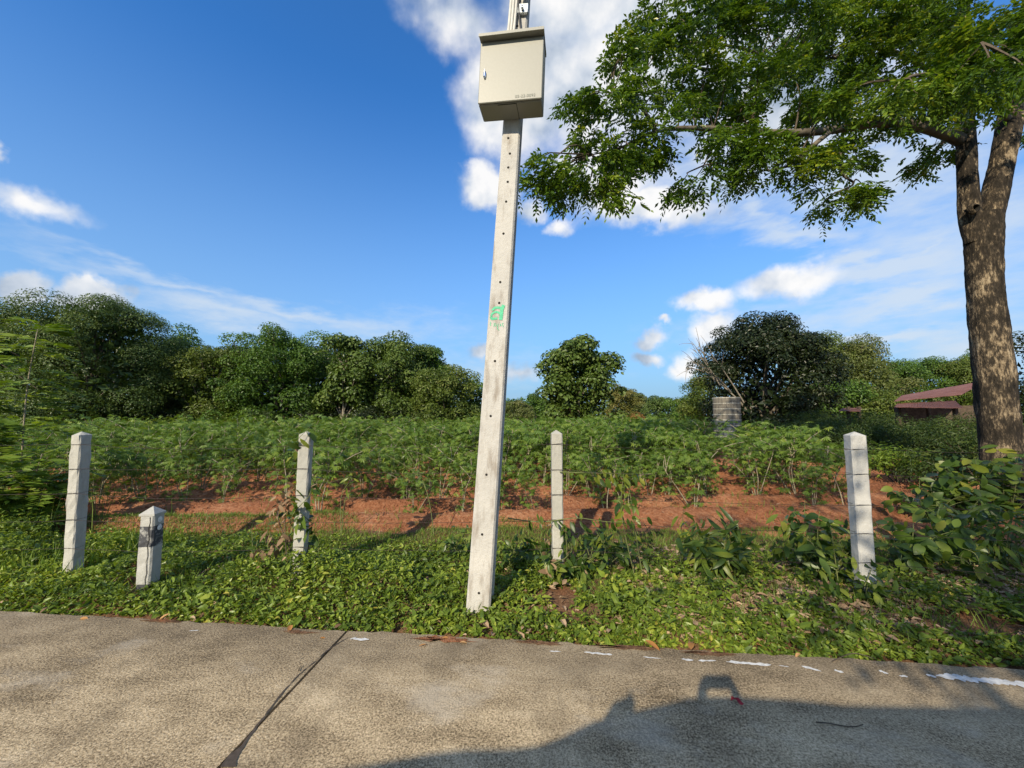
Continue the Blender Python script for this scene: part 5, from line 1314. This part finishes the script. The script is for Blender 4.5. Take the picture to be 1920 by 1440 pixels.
p = gnd(365, 1104); V, Fa, _ = scatter((ico, icf), frames(np.array([[1., .2, 0]]), np.array([[0, .1, 1.]]), np.array([.035])), np.zeros((1, 3)), np.zeros(1))
o = mobj('stone', V, Fa, 'pebble', smooth=True); o.location = (p[0], p[1], .05); tag(o, 'pale brown stone in the weeds right of the marker post', 'stone')

# ------------------------------------------------------------------ what casts the shadow in the foreground: the photographer and a van
# shadow outline on the road -> side profile of the vehicle in the plane y = VY
VY = -.74
kx, ky = anti[0] / -anti[2], anti[1] / -anti[2]
def prof(px, py):
    p = gnd(px, py, .03); z = .03 + (p[1] - VY) / ky; return p[0] - kx * (z - .03), z
outline = [(600, 1447), (700, 1432), (800, 1414), (870, 1405), (960, 1404), (1010, 1398), (1060, 1379), (1110, 1354), (1150, 1342), (1200, 1330), (1290, 1309), (1340, 1306), (1400, 1307), (1500, 1313), (1580, 1322)]
pf = [prof(*q) for q in outline]
x_end = pf[-1][0]; z_end = pf[-1][1]
xa = pf[0][0]
full = [(xa - .35, .42), (xa - .33, pf[0][1] - .12)] + pf + [(x_end + 1.4, z_end - .02), (x_end + 1.7, z_end - .15), (x_end + 1.85, 1.0), (x_end + 1.87, .42)]
van = empty('parked_van', (0, VY, 0)); tag(van, 'parked van behind the viewer whose shadow covers the road bottom', 'van')
m = len(full); wv = 1.65; c_i = .06
V = []
for yv, sc_ in ((-.0, 1), (-wv, 1)):
    V += [(x, yv, z) for x, z in full]
b_ = MB(); b_.add(V, [tuple(range(m - 1, -1, -1)), tuple(range(m, 2 * m))] + [(i, (i + 1) % m, m + (i + 1) % m, m + i) for i in range(m)]); b_.build('body', 'van_paint', van)
for x in (xa + .45, x_end + .8):
    for yv in (.0, -wv + .2):
        b_ = MB(); V = []
        for yy_ in (yv + .005, yv - .2): V += [(x + .32 * math.cos(t), yy_, .35 + .32 * math.sin(t)) for t in a24]
        b_.add(V, [(i, (i + 1) % 24, 24 + (i + 1) % 24, 24 + i) for i in range(24)] + [tuple(range(23, -1, -1)), tuple(range(24, 48))]); wh = b_.build('wheel', 'rubber', van)
for (x0, x1) in ((pf[8][0] + .12, pf[10][0] - .05), (pf[10][0] + .05, pf[13][0])):
    b_ = MB(); b_.box(x0, x1, .002, .008, 1.12, min(pf[8][1], 1.62)); b_.build('side_window', 'van_glass', van)
mx, mz = prof(1180, 1292); m0x, m0z = prof(1128, 1346); m1x, m1z = prof(1150, 1316); m2x, m2z = prof(1176, 1306); m3x, m3z = prof(1178, 1334)
b_ = MB(); V = []
for yv in (0, -.05): V += [(m0x, yv, m0z - .03), (m1x, yv, m1z), (m2x, yv, m2z), (m2x + .004, yv, mz), (m3x + .006, yv, m2z), (m3x, yv, m3z - .03)]
b_.add(V, [(5, 4, 3, 2, 1, 0), (6, 7, 8, 9, 10, 11)] + [(i, (i + 1) % 6, 6 + (i + 1) % 6, 6 + i) for i in range(6)]); b_.build('shadow_spike', 'van_paint', van)  # made-up spike on the roof, shaped only to cast the pointed shadow

def person():
    root = empty('person', (0, -.42, 0)); tag(root, 'photographer in dark clothes holding a phone up with both hands', 'person')
    me = bpy.data.meshes.new('body')
    J = {'pel': (0, 0, .86, .125), 'waist': (0, .0, 1.0, .12), 'chest': (0, .0, 1.17, .135), 'neckb': (0, .0, 1.31, .07), 'neck': (0, .01, 1.36, .05), 'head0': (0, .03, 1.42, .07), 'head1': (0, .03, 1.51, .078), 'head2': (0, .02, 1.565, .045)}
    for s, n_ in ((-1, 'l'), (1, 'r')):
        J.update({n_ + 'sh': (s * .16, 0, 1.27, .06), n_ + 'el': (s * .20, .17, 1.26, .043), n_ + 'wr': (s * .105, .36, 1.49, .030), n_ + 'pa': (s * .090, .385, 1.545, .028),
                  n_ + 'hip': (s * .09, 0, .82, .09), n_ + 'kn': (s * .10, .02, .47, .06), n_ + 'an': (s * .10, -.01, .09, .042), n_ + 'toe': (s * .11, .13, .045, .036)})
        for k in range(4):
            J[n_ + f'f{k}a'] = (s * .088, .392, 1.568 + k * .014 - .012, .0095); J[n_ + f'f{k}b'] = (s * (.080), .404, 1.572 + k * .016 - .012, .009); J[n_ + f'f{k}c'] = (s * .058, .404, 1.575 + k * .016 - .012, .008)
        J[n_ + 'ta'] = (s * .080, .375, 1.56, .010); J[n_ + 'tb'] = (s * .060, .370, 1.58, .009)
    E = [('pel', 'waist'), ('waist', 'chest'), ('chest', 'neckb'), ('neckb', 'neck'), ('neck', 'head0'), ('head0', 'head1'), ('head1', 'head2')]
    for n_ in 'lr':
        E += [('chest', n_ + 'sh'), (n_ + 'sh', n_ + 'el'), (n_ + 'el', n_ + 'wr'), (n_ + 'wr', n_ + 'pa'), ('pel', n_ + 'hip'), (n_ + 'hip', n_ + 'kn'), (n_ + 'kn', n_ + 'an'), (n_ + 'an', n_ + 'toe'), (n_ + 'pa', n_ + 'ta'), (n_ + 'ta', n_ + 'tb')]
        for k in range(4): E += [(n_ + 'pa', n_ + f'f{k}a'), (n_ + f'f{k}a', n_ + f'f{k}b'), (n_ + f'f{k}b', n_ + f'f{k}c')]
    ks = list(J); me.from_pydata([J[k][:3] for k in ks], [(ks.index(a), ks.index(b)) for a, b in E], []); me.update()
    o = bpy.data.objects.new('body', me); link(o, root)
    o.modifiers.new('skin', 'SKIN'); sub = o.modifiers.new('sub', 'SUBSURF'); sub.levels = 1; sub.render_levels = 2
    for i, k in enumerate(ks):
        sv = me.skin_vertices[0].data[i]; sv.radius = (J[k][3], J[k][3]); sv.use_root = (k == 'pel')
    me.materials.append(M['cloth'])
    hv = []; 
    uu = np.linspace(0, math.pi, 9); vv = np.arange(14) * 2 * math.pi / 14
    for a1 in uu: hv += [(.088 * math.sin(a1) * math.cos(b1), -.0 + .10 * math.sin(a1) * math.sin(b1), 1.515 + .075 * math.cos(a1)) for b1 in vv]
    mobj('hair', np.array(hv), [(i * 14 + j, i * 14 + (j + 1) % 14, i * 14 + 14 + (j + 1) % 14, i * 14 + 14 + j) for i in range(8) for j in range(14)], 'hair', root, smooth=True)
    ph = empty('phone', (0, -.034, 1.6)); tag(ph, 'dark phone held level in the photographer\'s raised hands', 'phone')
    b_ = MB(); b_.box(-.078, .078, -.004, .004, -.042, .034, .003); b_.build('case', 'phone', ph)
    b_ = MB(); b_.box(-.073, .073, -.0052, -.0042, -.038, .030); b_.build('screen', 'van_glass', ph)
person()
